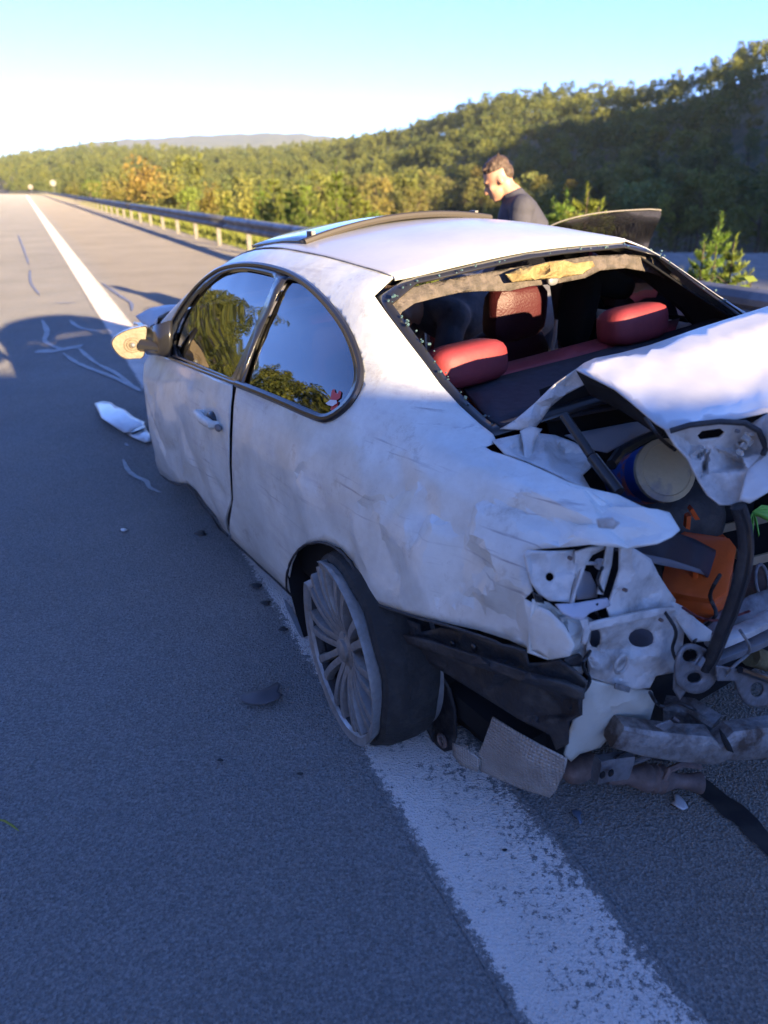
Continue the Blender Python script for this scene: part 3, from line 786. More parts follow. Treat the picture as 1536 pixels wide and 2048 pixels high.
def sheet(name, outline, mats, parent, ctrl=(), holes=(), step=9, crumple=0.0, thick=.004, angle=24, fq=14.0, key='u', smooth=True, toward=True):
    """bent sheet metal: outline and inner points as photo directions, each at its own car coordinate"""
    V, T = fill([(a, b) for a, b, c in outline], [[(a, b) for a, b, *c in h] for h in holes], step)
    K = list(outline) + list(ctrl)
    for h in holes:
        for q in h:
            if len(q) > 2: K.append(q)
    Fd = Field([(a, b) for a, b, c in K], [c for a, b, c in K])
    val = Fd(V)[:, 0]; X = []
    for (a, b), c in zip(V, val):
        p = P(a, b, **{key: float(c)})
        if crumple:
            q = p * fq; dd = (p - EYEC).normalized()
            r = crumple * (noise.noise(q) * 1.0 + .5 * abs(noise.noise(q * 2.3)) + .25 * noise.noise(q * 5))
            p = p + dd * r
        X.append(tuple(p))
    X = np.array(X); c = X[T]; fn = np.cross(c[:, 1] - c[:, 0], c[:, 2] - c[:, 0]); vw = np.array(EYEC) - c.mean(1)
    fl = (fn * vw).sum(1) < 0; T = T.copy(); T[fl] = T[fl][:, ::-1]
    me = np_mesh(name, X, T, mats, smooth); me.set_sharp_from_angle(angle=math.radians(angle))
    o = link(me, name, parent)
    if thick: solid(o, thick)
    return o

def cushion(mb, c, h, R=None, p=4.0, n=20, mm=12, m=0):
    vs = []
    for i in range(mm + 1):
        a = math.pi * i / mm
        for k in range(n):
            q = 2 * math.pi * k / n
            x, y, z = math.sin(a) * math.cos(q), math.sin(a) * math.sin(q), math.cos(a)
            s = (abs(x)**p + abs(y)**p + abs(z)**p) ** (-1 / p)
            v = Vector((x * s * h[0], y * s * h[1], z * s * h[2]))
            if R is not None: v = R @ v
            vs.append(v + Vector(c))
    fs = [(i * n + k, (i + 1) * n + k, (i + 1) * n + (k + 1) % n, i * n + (k + 1) % n) for i in range(mm) for k in range(n)]
    return mb.add(vs, fs, m)

# ---- paints and trims
def paint_mat(name, scuff=True):
    m = bpy.data.materials.new(name); m.use_nodes = True
    n = m.node_tree.nodes; l = m.node_tree.links; b = n['Principled BSDF']
    tc = n.new('ShaderNodeTexCoord')
    b.inputs['Coat Weight'].default_value = .8; b.inputs['Coat Roughness'].default_value = .08
    def ns(sc, de, ro, src=None):
        t = n.new('ShaderNodeTexNoise'); t.inputs['Scale'].default_value = sc; t.inputs['Detail'].default_value = de; t.inputs['Roughness'].default_value = ro
        l.new(src or tc.outputs['Object'], t.inputs['Vector']); return t.outputs[0]
    def mr(x, a, c, d=0., e=1.):
        t = n.new('ShaderNodeMapRange'); t.inputs[1].default_value = a; t.inputs[2].default_value = c; t.inputs[3].default_value = d; t.inputs[4].default_value = e; l.new(x, t.inputs[0]); return t.outputs[0]
    def mx(f, a, c):
        t = n.new('ShaderNodeMix'); t.data_type = 'RGBA'; l.new(f, t.inputs[0])
        for k, x in ((6, a), (7, c)):
            if isinstance(x, tuple): t.inputs[k].default_value = (*x, 1)
            else: l.new(x, t.inputs[k])
        return t.outputs[2]
    dust = mr(ns(5, 7, .7), .38, .68)
    if scuff:
        # scrapes run along the side: noise stretched along u
        mp = n.new('ShaderNodeMapping'); mp.inputs['Scale'].default_value = (6, 2.2, 26); mp.inputs['Rotation'].default_value = (.12, 0, 0); l.new(tc.outputs['Object'], mp.inputs[0])
        sc = mr(ns(1.0, 8, .75, mp.outputs[0]), .50, .70)
        blot = mr(ns(3.1, 6, .65), .42, .66)
        dirt = mr(ns(7, 10, .80), .56, .74)
        f = n.new('ShaderNodeMath'); f.operation = 'MULTIPLY'; l.new(sc, f.inputs[0]); l.new(blot, f.inputs[1])
        c1 = mx(dust, (.70, .725, .69), (.53, .53, .485))
        c2 = mx(f.outputs[0], c1, (.44, .43, .46))
        mp2 = n.new('ShaderNodeMapping'); mp2.inputs['Scale'].default_value = (8, 2.0, 70); mp2.inputs['Rotation'].default_value = (.16, 0, 0); l.new(tc.outputs['Object'], mp2.inputs[0])
        scr = mr(ns(1.0, 5, .6, mp2.outputs[0]), .60, .70); big = mr(ns(2.2, 4, .6), .46, .62)
        f2 = n.new('ShaderNodeMath'); f2.operation = 'MULTIPLY'; l.new(scr, f2.inputs[0]); l.new(big, f2.inputs[1])
        c2 = mx(f2.outputs[0], c2, (.27, .26, .27))
        d2 = n.new('ShaderNodeMath'); d2.operation = 'MULTIPLY'; d2.inputs[1].default_value = .85; l.new(dirt, d2.inputs[0])
        c3 = mx(d2.outputs[0], c2, (.30, .26, .21))
        l.new(c3, b.inputs['Base Color'])
        ro = n.new('ShaderNodeMath'); ro.operation = 'MAXIMUM'; l.new(f.outputs[0], ro.inputs[0]); l.new(blot, ro.inputs[1])
        l.new(mr(ro.outputs[0], 0, 1, .35, .72), b.inputs['Roughness'])
        l.new(mr(ro.outputs[0], 0, 1, .55, .05), b.inputs['Coat Weight'])
        bp = n.new('ShaderNodeBump'); bp.inputs['Strength'].default_value = .12; bp.inputs['Distance'].default_value = .01
        l.new(ns(30, 6, .6), bp.inputs['Height']); l.new(bp.outputs[0], b.inputs['Normal'])
    else:
        l.new(mx(dust, (.56, .555, .55), (.48, .475, .46)), b.inputs['Base Color']); b.inputs['Roughness'].default_value = .42
        b.inputs['Coat Weight'].default_value = .5; b.inputs['Coat Roughness'].default_value = .15
    return m
M_scuff = paint_mat('scuffed_white_paint'); M_white_paint = paint_mat('white_paint', False)
M_inner = mat('bare_inner_panel', (.60, .585, .56), .55, col2=(.24, .22, .20), noise_scale=11, lo=.46, hi=.74, detail=8, bump=.3, bump_scale=30)
M_trim = mat('black_trim', (.018, .018, .02), .28, coat=.3)
M_black = mat('black_plastic', (.025, .025, .028), .65, col2=(.07, .066, .06), noise_scale=14, lo=.5, hi=.72, detail=8, bump=.35, bump_scale=40)
M_cabin = mat('black_cabin_cloth', (.008, .008, .009), .95)
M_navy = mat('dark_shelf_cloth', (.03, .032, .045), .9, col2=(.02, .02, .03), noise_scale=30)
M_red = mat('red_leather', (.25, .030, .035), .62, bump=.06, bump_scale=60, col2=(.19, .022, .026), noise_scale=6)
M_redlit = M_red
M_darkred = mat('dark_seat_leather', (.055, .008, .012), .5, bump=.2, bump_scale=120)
M_tan = mat('torn_headliner_edge', (.11, .09, .08), .9, col2=(.065, .055, .048), noise_scale=30, bump=.6, bump_scale=60)
M_foam = mat('yellow_foam', (.26, .20, .09), .9, col2=(.17, .12, .05), noise_scale=18, bump=.6, bump_scale=40)
M_alloy = mat('dusty_alloy', (.36, .355, .35), .4, .55, col2=(.20, .19, .175), noise_scale=10, lo=.38, hi=.68, detail=8, rough2=.75)
M_tyre = mat('tyre_rubber', (.022, .021, .020), .85, col2=(.05, .045, .04), noise_scale=14, lo=.45, hi=.7, bump=.3, bump_scale=50)
M_dirt = mat('dirty_steel', (.30, .29, .28), .5, .35, col2=(.09, .065, .05), noise_scale=12, lo=.42, hi=.62, detail=9, rough2=.85, bump=.4, bump_scale=40)
M_grey = mat('grey_bracket_steel', (.24, .24, .25), .5, .4, col2=(.13, .12, .12), noise_scale=15, lo=.42, hi=.66, rough2=.75)
M_rust = mat('heat_browned_steel', (.26, .19, .17), .6, .35, col2=(.12, .09, .08), noise_scale=9, lo=.4, hi=.65, rough2=.8)
M_foil = mat('embossed_heat_shield', (.44, .41, .37), .55, .25, col2=(.33, .29, .25), noise_scale=7)
_n = M_foil.node_tree.nodes; _l = M_foil.node_tree.links; _tc = _n.new('ShaderNodeTexCoord'); _h = None
for _dir in ('Y', 'Z'):
    _w = _n.new('ShaderNodeTexWave'); _w.bands_direction = _dir; _w.inputs['Scale'].default_value = 34; _l.new(_tc.outputs['Object'], _w.inputs['Vector'])
    if _h is None: _h = _w.outputs['Fac']
    else:
        _m = _n.new('ShaderNodeMath'); _m.operation = 'MULTIPLY'; _l.new(_h, _m.inputs[0]); _l.new(_w.outputs['Fac'], _m.inputs[1]); _h = _m.outputs[0]
_b = _n.new('ShaderNodeBump'); _b.inputs['Strength'].default_value = .9; _b.inputs['Distance'].default_value = .006; _l.new(_h, _b.inputs['Height']); _l.new(_b.outputs[0], _n['Principled BSDF'].inputs['Normal'])
M_shard = mat('crumbled_glass', (.07, .12, .13), .3, col2=(.05, .10, .12), noise_scale=60)
def glass_mat(name, tint, ior, rough=.0):
    m = bpy.data.materials.new(name); m.use_nodes = True
    n = m.node_tree.nodes; l = m.node_tree.links; n.remove(n['Principled BSDF'])
    tr = n.new('ShaderNodeBsdfTransparent'); tr.inputs[0].default_value = (*tint, 1); gl = n.new('ShaderNodeBsdfGlossy'); gl.inputs['Roughness'].default_value = rough
    gl.inputs[0].default_value = (.95, .95, .95, 1)
    fr = n.new('ShaderNodeFresnel'); fr.inputs[0].default_value = ior
    ms = n.new('ShaderNodeMixShader'); l.new(fr.outputs[0], ms.inputs[0]); l.new(tr.outputs[0], ms.inputs[1]); l.new(gl.outputs[0], ms.inputs[2]); l.new(ms.outputs[0], n['Material Output'].inputs[0])
    return m
M_glass = glass_mat('tinted_mirror_glass', (.02, .022, .025), 2.5, .0)
M_glass2 = glass_mat('tinted_glass', (.10, .10, .105), 1.5)

# ---- left side
TRIM = [(474, 768), (520, 786), (570, 807), (620, 829), (655, 838), (690, 818), (715, 785), (723, 745), (713, 700), (692, 655), (660, 612), (625, 577), (590, 553), (560, 541), (520, 532), (480, 531), (440, 541), (405, 566), (375, 600), (350, 640), (335, 675)]
TRIMs = spl(TRIM, 4)
s_seam = [sp(*p) for p in ((600, 497), (650, 512), (690, 532), (720, 556), (742, 580))]
ts = float(np.mean([q[1] for q in s_seam[:3]]))
rear_u = s_seam[-1][0]
BL = [(748, 591), (770, 622), (800, 662), (850, 727), (880, 768), (920, 812), (960, 848), (986, 868)]
QUART = TRIMs + [('s', 2.0, 5.4), ('s', 2.0, 6.3), ('s', 1.7, 6.35), ('s', 1.3, ts), ('s', .9, ts)] + [('s', a, ts) for a, b in s_seam] + BL + \
    [(994, 884), (970, 894), (984, 902), (1020, 913), (1060, 928), (1100, 946), (1140, 965), (1190, 978), (1235, 986), (1280, 1000), (1312, 1012), (1338, 1032), (1360, 1060), (1345, 1072), (1315, 1083), (1250, 1087), (1180, 1089), (1120, 1094), (1058, 1099),
     (1049, 1115), (1053, 1150), (1064, 1182), (1046, 1198), (1062, 1206), (1098, 1222), (1128, 1250), (1150, 1290), (1140, 1312), (1100, 1319), (1050, 1306), (1000, 1290), (940, 1267), (880, 1249), (800, 1226), (737, 1203),
     (728, 1187), (715, 1158), (697, 1125), (672, 1099), (642, 1086), (612, 1089), (590, 1106), (577, 1130), (571, 1160), (573, 1200), (583, 1243), (566, 1220), (538, 1184), (505, 1146), (480, 1117), (468, 1094), (460, 1079), (463, 1000), (461, 930), (463, 870), (467, 812), (470, 790)]
QD = [(600, 922, 0), (735, 992, 0), (600, 940, 1.4), (735, 1012, 1.8), (600, 970, .2), (700, 1062, .4), (760, 1095, 2.6), (818, 1122, .3), (690, 1096, 2.2), (650, 1055, 1.6), (560, 990, 1.6), (520, 935, 1.2), (480, 872, .6), (500, 1045, 2.6), (540, 1100, 2.2), (482, 1095, 1.2),
      (800, 980, 2.4), (806, 1022, .2), (877, 982, 0), (875, 1033, 2.0), (863, 1048, .1), (842, 1028, 2.7), (940, 1065, 0), (905, 1088, 4.2), (975, 1110, .1), (1002, 1160, 0), (838, 1150, .3), (845, 1215, 1), (900, 1180, 5.2), (950, 1222, 3.4), (958, 1186, .8), (1045, 1180, .4), (1010, 1240, 4),
      (960, 1125, 3.8), (780, 1150, 3.0), (741, 1160, .3), (736, 1192, .4), (800, 1200, .8), (762, 1058, .7), (700, 1010, 1.2), (640, 1000, 1.5),
      (1000, 1003, 1.2), (940, 1000, 2.4), (950, 1028, .2), (1067, 984, 0), (1165, 984, -1.2), (1080, 1030, 4.2), (1120, 1075, 1.5), (1030, 1058, .6), (1150, 1030, 3.8), (1166, 1060, -.6), (1210, 1040, 1.5), (1250, 1060, 3), (1280, 1022, -1.2), (1250, 1002, 2.2), (1200, 1000, 1.6), (1330, 1060, 0),
      (900, 890, 0), (800, 900, 0), (1000, 935, 0), (700, 890, 0), (600, 880, 0), (850, 960, .3), (1100, 960, 0), (480, 800, 0), (560, 850, 0), (660, 900, 0), (620, 1085, .8), (580, 1110, 1.0)]
quarter = panel('quarter_panel', QUART, M_scuff, car, step=.016, dents=[(x, y, z * .85) for x, y, z in QD], ripple=.0005, angle=15)
quarter['label'] = 'crumpled and scraped rear side panel with the rear pillar'
DOOR = [(300, 705), (336, 716), (380, 733), (430, 753), (465, 768), (462, 790), (458, 815), (454, 870), (452, 930), (453, 1000), (453, 1076), (440, 1062), (424, 1036), (404, 1012), (384, 984), (368, 969), (352, 969), (335, 962), (319, 948), (306, 905), (296, 860), (289, 800), (286, 760), (288, 728)]
DD = [(287, 755, 0), (320, 768, 0), (380, 798, 0), (440, 828, 0), (300, 800, 2.6), (350, 840, 3), (400, 880, 3.2), (440, 900, 2.6), (330, 860, .8), (345, 905, 4.2), (366, 915, 1.3), (385, 950, 4.6), (402, 925, 1.8), (430, 985, 4.6), (449, 1000, 3), (420, 945, 2), (330, 930, 2), (320, 900, 3.6), (310, 850, .8),
      (340, 720, 0), (460, 775, 0), (420, 790, 0), (370, 760, 0), (400, 840, 1.8), (425, 835, 1.6), (450, 860, 1.2), (360, 965, 2), (440, 1050, 3)]
door = panel('door', DOOR, M_scuff, car, step=.018, dents=[(x, y, z * .7) for x, y, z in DD], ripple=.0005, angle=17)
door['label'] = 'dented driver-side door with scraped lower half'
# dark shut gap backing
panel('door_jamb', [(452, 760), (486, 774), (482, 800), (478, 930), (478, 1085), (440, 1060), (444, 930), (450, 800)], M_cabin, car, base=.03, thick=.004)

G1 = spl([(356, 714), (410, 735), (464, 757)], 2) + spl([(474, 738), (500, 680), (530, 610), (552, 559)], 3) + spl([(540, 551), (500, 542), (470, 541), (438, 551), (408, 575), (382, 607), (360, 648), (347, 690)], 4)
G2 = spl([(489, 765), (520, 777), (570, 797), (620, 818), (652, 828), (684, 808), (703, 780), (710, 748), (702, 705), (683, 660), (653, 618), (620, 584), (592, 563), (576, 560)], 4) + spl([(570, 566), (545, 612), (515, 682)], 3)
panel('window_trim', TRIMs + [(325, 690), (330, 705)], M_trim, car, holes=[G1, G2], base=-.004, step=.03, thick=.004)
panel('b_pillar_trim', spl([(476, 760), (500, 688), (530, 616), (552, 566), (566, 566), (545, 618), (513, 690), (484, 766)], 2), M_trim, car, base=-.006, step=.03, thick=.003)
gl1 = panel('window_glass', G1, M_glass, car, base=.008, step=.05, thick=0)
gl2 = panel('window_glass', G2, M_glass, car, base=.008, step=.05, thick=0)
# chrome-dark outer lip of the trim
lip = MB()
q = np.array([sp(*p) for p in spl(TRIM, 8)]); X = body(q[:, 0], q[:, 1]) + bnorm(q[:, 0], q[:, 1]) * .003
lip.tube([Vector(x) for x in X], .0115, 8); lip.build('window_lip', M_trim, car)
q = np.array([sp(*p) for p in ((340, 716), (400, 740), (470, 767), (520, 785), (580, 810), (640, 833))]); X = body(q[:, 0], q[:, 1]) + bnorm(q[:, 0], q[:, 1]) * .003
lip = MB(); lip.tube([Vector(x) for x in X], .006, 8); lip.build('belt_strip', M_trim, car)
# sticker in the rear side window
M_sred = mat('red_sticker', (.55, .05, .05), .5); M_swhite = mat('white_sticker', (.6, .62, .68), .5)
st = panel('sticker', [(661, 780), (666, 776), (668, 784), (673, 786), (676, 779), (680, 783), (678, 794), (670, 800), (674, 803), (672, 814), (664, 823), (658, 818), (661, 804), (658, 796)], M_sred, gl2, base=.005, step=.02, thick=0)
panel('sticker_band', [(650, 806), (660, 799), (672, 800), (673, 806), (664, 812), (655, 810)], M_swhite, st, base=.002, step=.02, thick=0)
# handle and its cup
u0, t0 = sp(420, 838)
hb = body([u0], [t0])[0]; hn = bnorm([u0], [t0])[0]
mb = MB(); c = Vector(hb) + Vector(hn) * .0; a = Vector(body([u0 + .1], [t0 + .02])[0]); b2 = Vector(body([u0 - .07], [t0 - .04])[0]); nn = Vector(hn)
mb.tube([a - nn * .01, a + nn * .018, a.lerp(b2, .5) + nn * .026, b2 + nn * .020, b2 - nn * .01], [.013, .016, .018, .017, .013], 10)
h_ = mb.build('door_handle', M_scuff, door)
mb = MB(); mb.ball(Vector(hb) + nn * -.012, (.022, .045, .03), 12, 8); mb.build('handle_cup', M_trim, door)
mb = MB(); mb.ball(b2 + Vector((0, -.03, -.005)) + nn * .006, (.012, .02, .014), 10, 6); mb.build('lock_cover', M_grey, door)

# ---- roof
def roof_t(u, k): return ts + (16 - 2 * ts) * k
mb = MB(); us = np.linspace(rear_u, 1.46, 30); ks = np.linspace(0, 1, 33)
for u in us:
    for k in ks:
        uu = u - (.035 * (1 - (2 * k - 1) ** 2)) * max(0, 1 - (u - rear_u) / .25)
        mb.v.append(tuple(body([uu], [roof_t(uu, k)])[0]))
mb.f = [(i * 33 + j, i * 33 + j + 1, (i + 1) * 33 + j + 1, (i + 1) * 33 + j) for i in range(29) for j in range(32)]; mb.m = [0] * len(mb.f)
roof = mb.build('roof', M_white_paint, car); solid(roof, .004, -1 if roof.data.polygons[400].normal.z > 0 else 1)
# rolled rear edge of the roof
mb = MB(); e = [Vector(mb_) for mb_ in [roof.data.vertices[j].co.copy() for j in range(33)]]
mb.tube([p + Vector((0, -.004, -.003)) for p in e], .007, 8); mb.build('roof_edge', M_white_paint, roof)
seam = MB(); q = np.linspace(rear_u + .01, 1.4, 24); X = body(q, np.full(24, ts)); seam.tube([Vector(x) + Vector((0, 0, .0005)) for x in X], .0028, 6); seam.build('roof_seam', M_grey, roof)
# raised sunroof panel
SR = []
sr = empty_part = None
mb = MB(); NN = 14; MMv = 10
for i in range(MMv + 1):
    for j in range(NN + 1):
        u = .86 + .50 * i / MMv; k = -.43 + .86 * j / NN
        w = 1.376 - .075 * (k / .43) ** 2 * .62 - .028 * max(0, (i / MMv - .35)) + .016 * (1 - i / MMv)
        mb.v.append((k, u, w + .012))
mb.f = [(i * (NN + 1) + j, i * (NN + 1) + j + 1, (i + 1) * (NN + 1) + j + 1, (i + 1) * (NN + 1) + j) for i in range(MMv) for j in range(NN)]; mb.m = [0] * len(mb.f)
M_sun = mat('smoked_sunroof', (.03, .03, .035), .12, coat=.6)
sr = mb.build('sunroof', M_sun, roof); solid(sr, .012, 0)
mb = MB(); mb.tube([Vector(mb_) for mb_ in [(-.43 + .86 * j / 14, .858, 1.376 - .075 * ((-.43 + .86 * j / 14) / .43) ** 2 * .62 + .026) for j in range(15)]], .013, 8); mb.build('sunroof_seal', M_tan if False else mat('sunroof_edge', (.05, .042, .035), .6), roof)
for k in (-.39, .36):
    mb = MB(); mb.box((k, .88, 1.36), (.008, .02, .03)); mb.build('sunroof_bracket', M_grey, roof)

# ---- the far side, pillars, windscreen and bonnet (same body, other side)
WIN = TRIMs + [('s', 1.95, 4.6)]
def rect(u0, t0, u1, t1, n=10):
    A = [(u0 + (u1 - u0) * k / n, t0) for k in range(n)] + [(u1, t0 + (t1 - t0) * k / n) for k in range(n)] + [(u1 + (u0 - u1) * k / n, t1) for k in range(n)] + [(u0, t1 + (t0 - t1) * k / n) for k in range(n)]
    return [(a, b * KT) for a, b in A]
bl_s = [sp(*p) for p in BL]
far_out = [(-.98, .2 * KT), (.72, .2 * KT), (.72, 6.05 * KT), (1.3, 6.1 * KT), (1.95, 5.9 * KT), (2.02, .2 * KT), (2.4, .2 * KT), (2.42, 1.2 * KT), (2.76, 2.2 * KT), (3.1, 1.2 * KT), (3.12, .2 * KT), (3.45, .2 * KT), (3.45, 5 * KT), (2.1, 5.2 * KT), (2.0, 6.35 * KT), (1.3, ts * KT), (.5, ts * KT), (rear_u, ts * KT)] + [(a, b * KT) for a, b in bl_s] + [(-.98, 5.6 * KT)]
qwin = [(a, b) for a, b in tos(G2)]
arch = [(.33 * math.cos(a), (1.1 + 1.15 * math.sin(a)) * KT) for a in np.linspace(0, math.pi, 14)]
arch = [(x, max(y, .25 * KT)) for x, y in arch]
panel('quarter_panel', far_out, M_white_paint, car, holes=[qwin, [(x, y + .06) for x, y in arch]], mirror=True, step=.05, raw=True)['label'] = 'intact far side panel'
panel('window_glass', qwin, M_glass2, car, mirror=True, step=.1, raw=True, base=.006, thick=0)
mb = MB(); us = np.linspace(2.1, 3.3, 14); ks = np.linspace(0, 1, 15)
for u in us:
    for k in ks:
        t = 5.3 + (16 - 10.6) * k; p = body([u], [t])[0]; p[2] += .05 * nz((u * 3, k * 4, 0)) + .07 * max(0, (u - 2.5)) ; mb.v.append(tuple(p))
mb.f = [(i * 15 + j, i * 15 + j + 1, (i + 1) * 15 + j + 1, (i + 1) * 15 + j) for i in range(13) for j in range(14)]; mb.m = [0] * len(mb.f)
solid(mb.build('bonnet', M_white_paint, car), .004)
mb = MB(); us = np.linspace(1.42, 2.02, 8)
for u in us:
    for k in ks: mb.v.append(tuple(body([u], [6.35 + (16 - 12.7) * k])[0]))
mb.f = [(i * 15 + j, i * 15 + j + 1, (i + 1) * 15 + j + 1, (i + 1) * 15 + j) for i in range(7) for j in range(14)]; mb.m = [0] * len(mb.f)
mb.build('windscreen', glass_mat('clear_glass', (.75, .8, .8), 1.45), car)

# white crumpled wing corner standing up behind the mirror
sheet('wing_fragment', [(271, 632, 2.30), (300, 616, 2.34), (330, 610, 2.36), (362, 608, 2.36), (352, 632, 2.25), (338, 642, 2.2), (325, 668, 2.1), (312, 664, 2.12), (297, 655, 2.2), (283, 645, 2.26)], M_white_paint, car, ctrl=[(310, 636, 2.22)], step=7, crumple=.01)
sheet('wing_underside', [(300, 652, 2.16), (322, 640, 2.18), (345, 640, 2.14), (335, 668, 2.06), (318, 672, 2.06)], M_black, car, step=8, crumple=.006)

# ---- door mirror: dark shell, arm, and the bare backing plate with its round motor (mirror glass gone)
mir = empty('wing_mirror'); mir.parent = car; mir['label'] = 'door mirror with its glass gone and tan backing plate bare'
mc = P(258, 687, u=1.76)
ex = (CI.to_3x3() @ RT); 
nrm = (Vector((EYEC.x, EYEC.y, mc.z + .15)) - mc).normalized(); hx = Vector((0, 0, 1)).cross(nrm).normalized(); hy = nrm.cross(hx)
OUT = [(225, 690), (228, 678), (240, 668), (258, 660), (276, 656), (292, 655), (291, 680), (286, 712), (270, 716), (250, 716), (235, 706)]
pl = [P(a, b, u=1.76) for a, b in OUT]
def onpl(px, py, off=0):
    d = cray(px, py); s = (mc - EYEC).dot(nrm) / d.dot(nrm); return EYEC + d * s + nrm * off
ring = [onpl(*p) for p in spl(OUT, 4, True)]
def mdisc(name, ringpts, off, m, parent, depth=.012):
    c = sum(ringpts, Vector()) / len(ringpts); b = MB(); n_ = len(ringpts)
    b.v = [tuple(p + nrm * off) for p in ringpts] + [tuple(p + nrm * (off - depth)) for p in ringpts] + [tuple(c + nrm * off)]
    b.f = [(i, (i + 1) % n_, 2 * n_) for i in range(n_)] + [(i + n_, (i + 1) % n_ + n_, (i + 1) % n_, i) for i in range(n_)]; b.m = [0] * len(b.f)
    return b.build(name, m, parent)
M_plate = mat('tan_backing_plate', (.16, .125, .08), .55, col2=(.12, .09, .055), noise_scale=12, bump=.2, bump_scale=60)
bp = mdisc('backing_plate', ring, .0, M_plate, mir)
cm_ = onpl(266, 690)
for r_, off in ((.038, .003), (.026, .006), (.014, .010)):
    b = MB(); q = [2 * math.pi * k / 28 for k in range(28)]
    b.tube([cm_ + hx * (r_ * math.cos(a)) + hy * (r_ * .85 * math.sin(a)) + nrm * off for a in q] + [cm_ + hx * r_ + nrm * off], .0022, 6, cap=False); b.build('motor_ring', M_plate, mir)
b = MB(); b.ball(cm_ + nrm * .006, (.013, .013, .013), 10, 6); b.build('motor_hub', M_grey, mir)
sh = MB(); n_ = len(ring); c0 = sum(ring, Vector()) / n_
for k, (sc, dp) in enumerate(((1.06, -.004), (1.08, -.03), (.98, -.07), (.7, -.105), (.2, -.12))): sh.v += [tuple(c0 + (p - c0) * sc + nrm * dp) for p in ring]
sh.f = [(k * n_ + i, k * n_ + (i + 1) % n_, (k + 1) * n_ + (i + 1) % n_, (k + 1) * n_ + i) for k in range(4) for i in range(n_)]; sh.m = [0] * len(sh.f)
sh.build('mirror_shell', M_white_paint, mir)
ar = MB(); a0 = onpl(289, 690, -.02); a1 = P(330, 695, v=.78); ar.tube([a0, a0.lerp(a1, .5), a1], [.055, .040, .038], 10, flat=.6); ar.build('mirror_arm', M_trim, mir)
mb = MB(); mb.add([P(300, 655, v=.80), P(345, 640, v=.765), P(345, 712, v=.785), P(302, 708, v=.80), P(296, 700, v=.82)], [(0, 1, 2, 3, 4)]); solid(mb.build('mirror_triangle', M_trim, mir), .02)

# dirty torn hem along the bottom of the door and sill
for pts_ in ([(453, 1076), (440, 1062), (424, 1036), (404, 1012), (384, 984), (368, 970), (352, 970), (335, 963), (319, 949)], [(583, 1243), (566, 1220), (538, 1184), (505, 1146), (480, 1117), (468, 1094), (460, 1079)], [(583, 1243), (573, 1200), (571, 1160), (577, 1130), (590, 1106), (612, 1089), (642, 1086), (672, 1099), (697, 1125), (715, 1158), (728, 1187)], [(737, 1203), (800, 1226), (880, 1249), (940, 1267), (1000, 1290), (1050, 1306)]):
    q = np.array([sp(*p) for p in spl(pts_, 4)]); X = body(q[:, 0], q[:, 1]) - bnorm(q[:, 0], q[:, 1]) * .004
    b = MB(); b.tube([Vector(x) + Vector((0, 0, .004 * noise.noise(Vector(x) * 40))) for x in X], [.0035 + .003 * abs(noise.noise(Vector(x) * 25)) for x in X], 6); b.build('torn_hem', M_black, car)
# ---- rear window surround: black frit with remains of glass, torn headliner under it
blr = [sp(*p) for p in ((900, 561), (1020, 539), (1150, 519), (1250, 507), (1300, 506), (1345, 526), (1420, 562), (1515, 613))]
outer = [(a, b * KT) for a, b in [(s_seam[-1][0], s_seam[-1][1])] + [(rear_u - .035 * (1 - (2 * k - 1) ** 2), roof_t(rear_u, k)) for k in np.linspace(.08, .92, 9)] + [(rear_u, 16 - ts)]]
lb = [(a, b * KT) for a, b in bl_s]; rb = [(a, (16 - b) * KT) for a, b in bl_s]
loop_o = lb[::-1] + outer[1:-1] + rb
c_ = np.mean(loop_o, 0)
def shrink(p, du, dt): return (p[0] - du, p[1] + dt * KT)
li = [(a + .01, b + .20 * KT) for a, b in lb[1:]]; ri = [(a + .01, b - .20 * KT) for a, b in rb[1:]]
ti = [(a - .045, b) for a, b in outer[1:-1]]
for i_ in range(len(li)): li[i_] = (max(li[i_][0], -.37), li[i_][1])
for i_ in range(len(ri)): ri[i_] = (max(ri[i_][0], -.37), ri[i_][1])
seen = set(); loop_i = li[::-1] + ti + ri
loop_i = [p for p in loop_i if not ((round(p[0], 3), round(p[1], 3)) in seen or seen.add((round(p[0], 3), round(p[1], 3))))]
rwf = panel('rear_window_frame', loop_o, M_trim, car, holes=[loop_i], base=.006, step=.03, raw=True, thick=.006)
rg = random.Random(4); mb = MB()
seg = li[::-1] + ti + ri
for i in range(len(seg) - 1):
    a, b = np.array(seg[i]), np.array(seg[i + 1]); n_ = int(np.linalg.norm(b - a) / .006) + 1
    for k in range(n_):
        q = a + (b - a) * k / n_; p = Vector(body([q[0]], [q[1] / KT])[0]); s = rg.uniform(.0015, .0045)
        if rg.random() < .22:
            mb.box(p + Vector((rg.gauss(0, .006), rg.gauss(0, .004), rg.uniform(-.004, .006))), (s, s * .8, s * .6), Matrix.Rotation(rg.uniform(0, 3), 3, 'X') @ Matrix.Rotation(rg.uniform(0, 3), 3, 'Z'))
sh_ = mb.build('glass_crumbs', M_shard, rwf, False); sh_['kind'] = 'stuff'
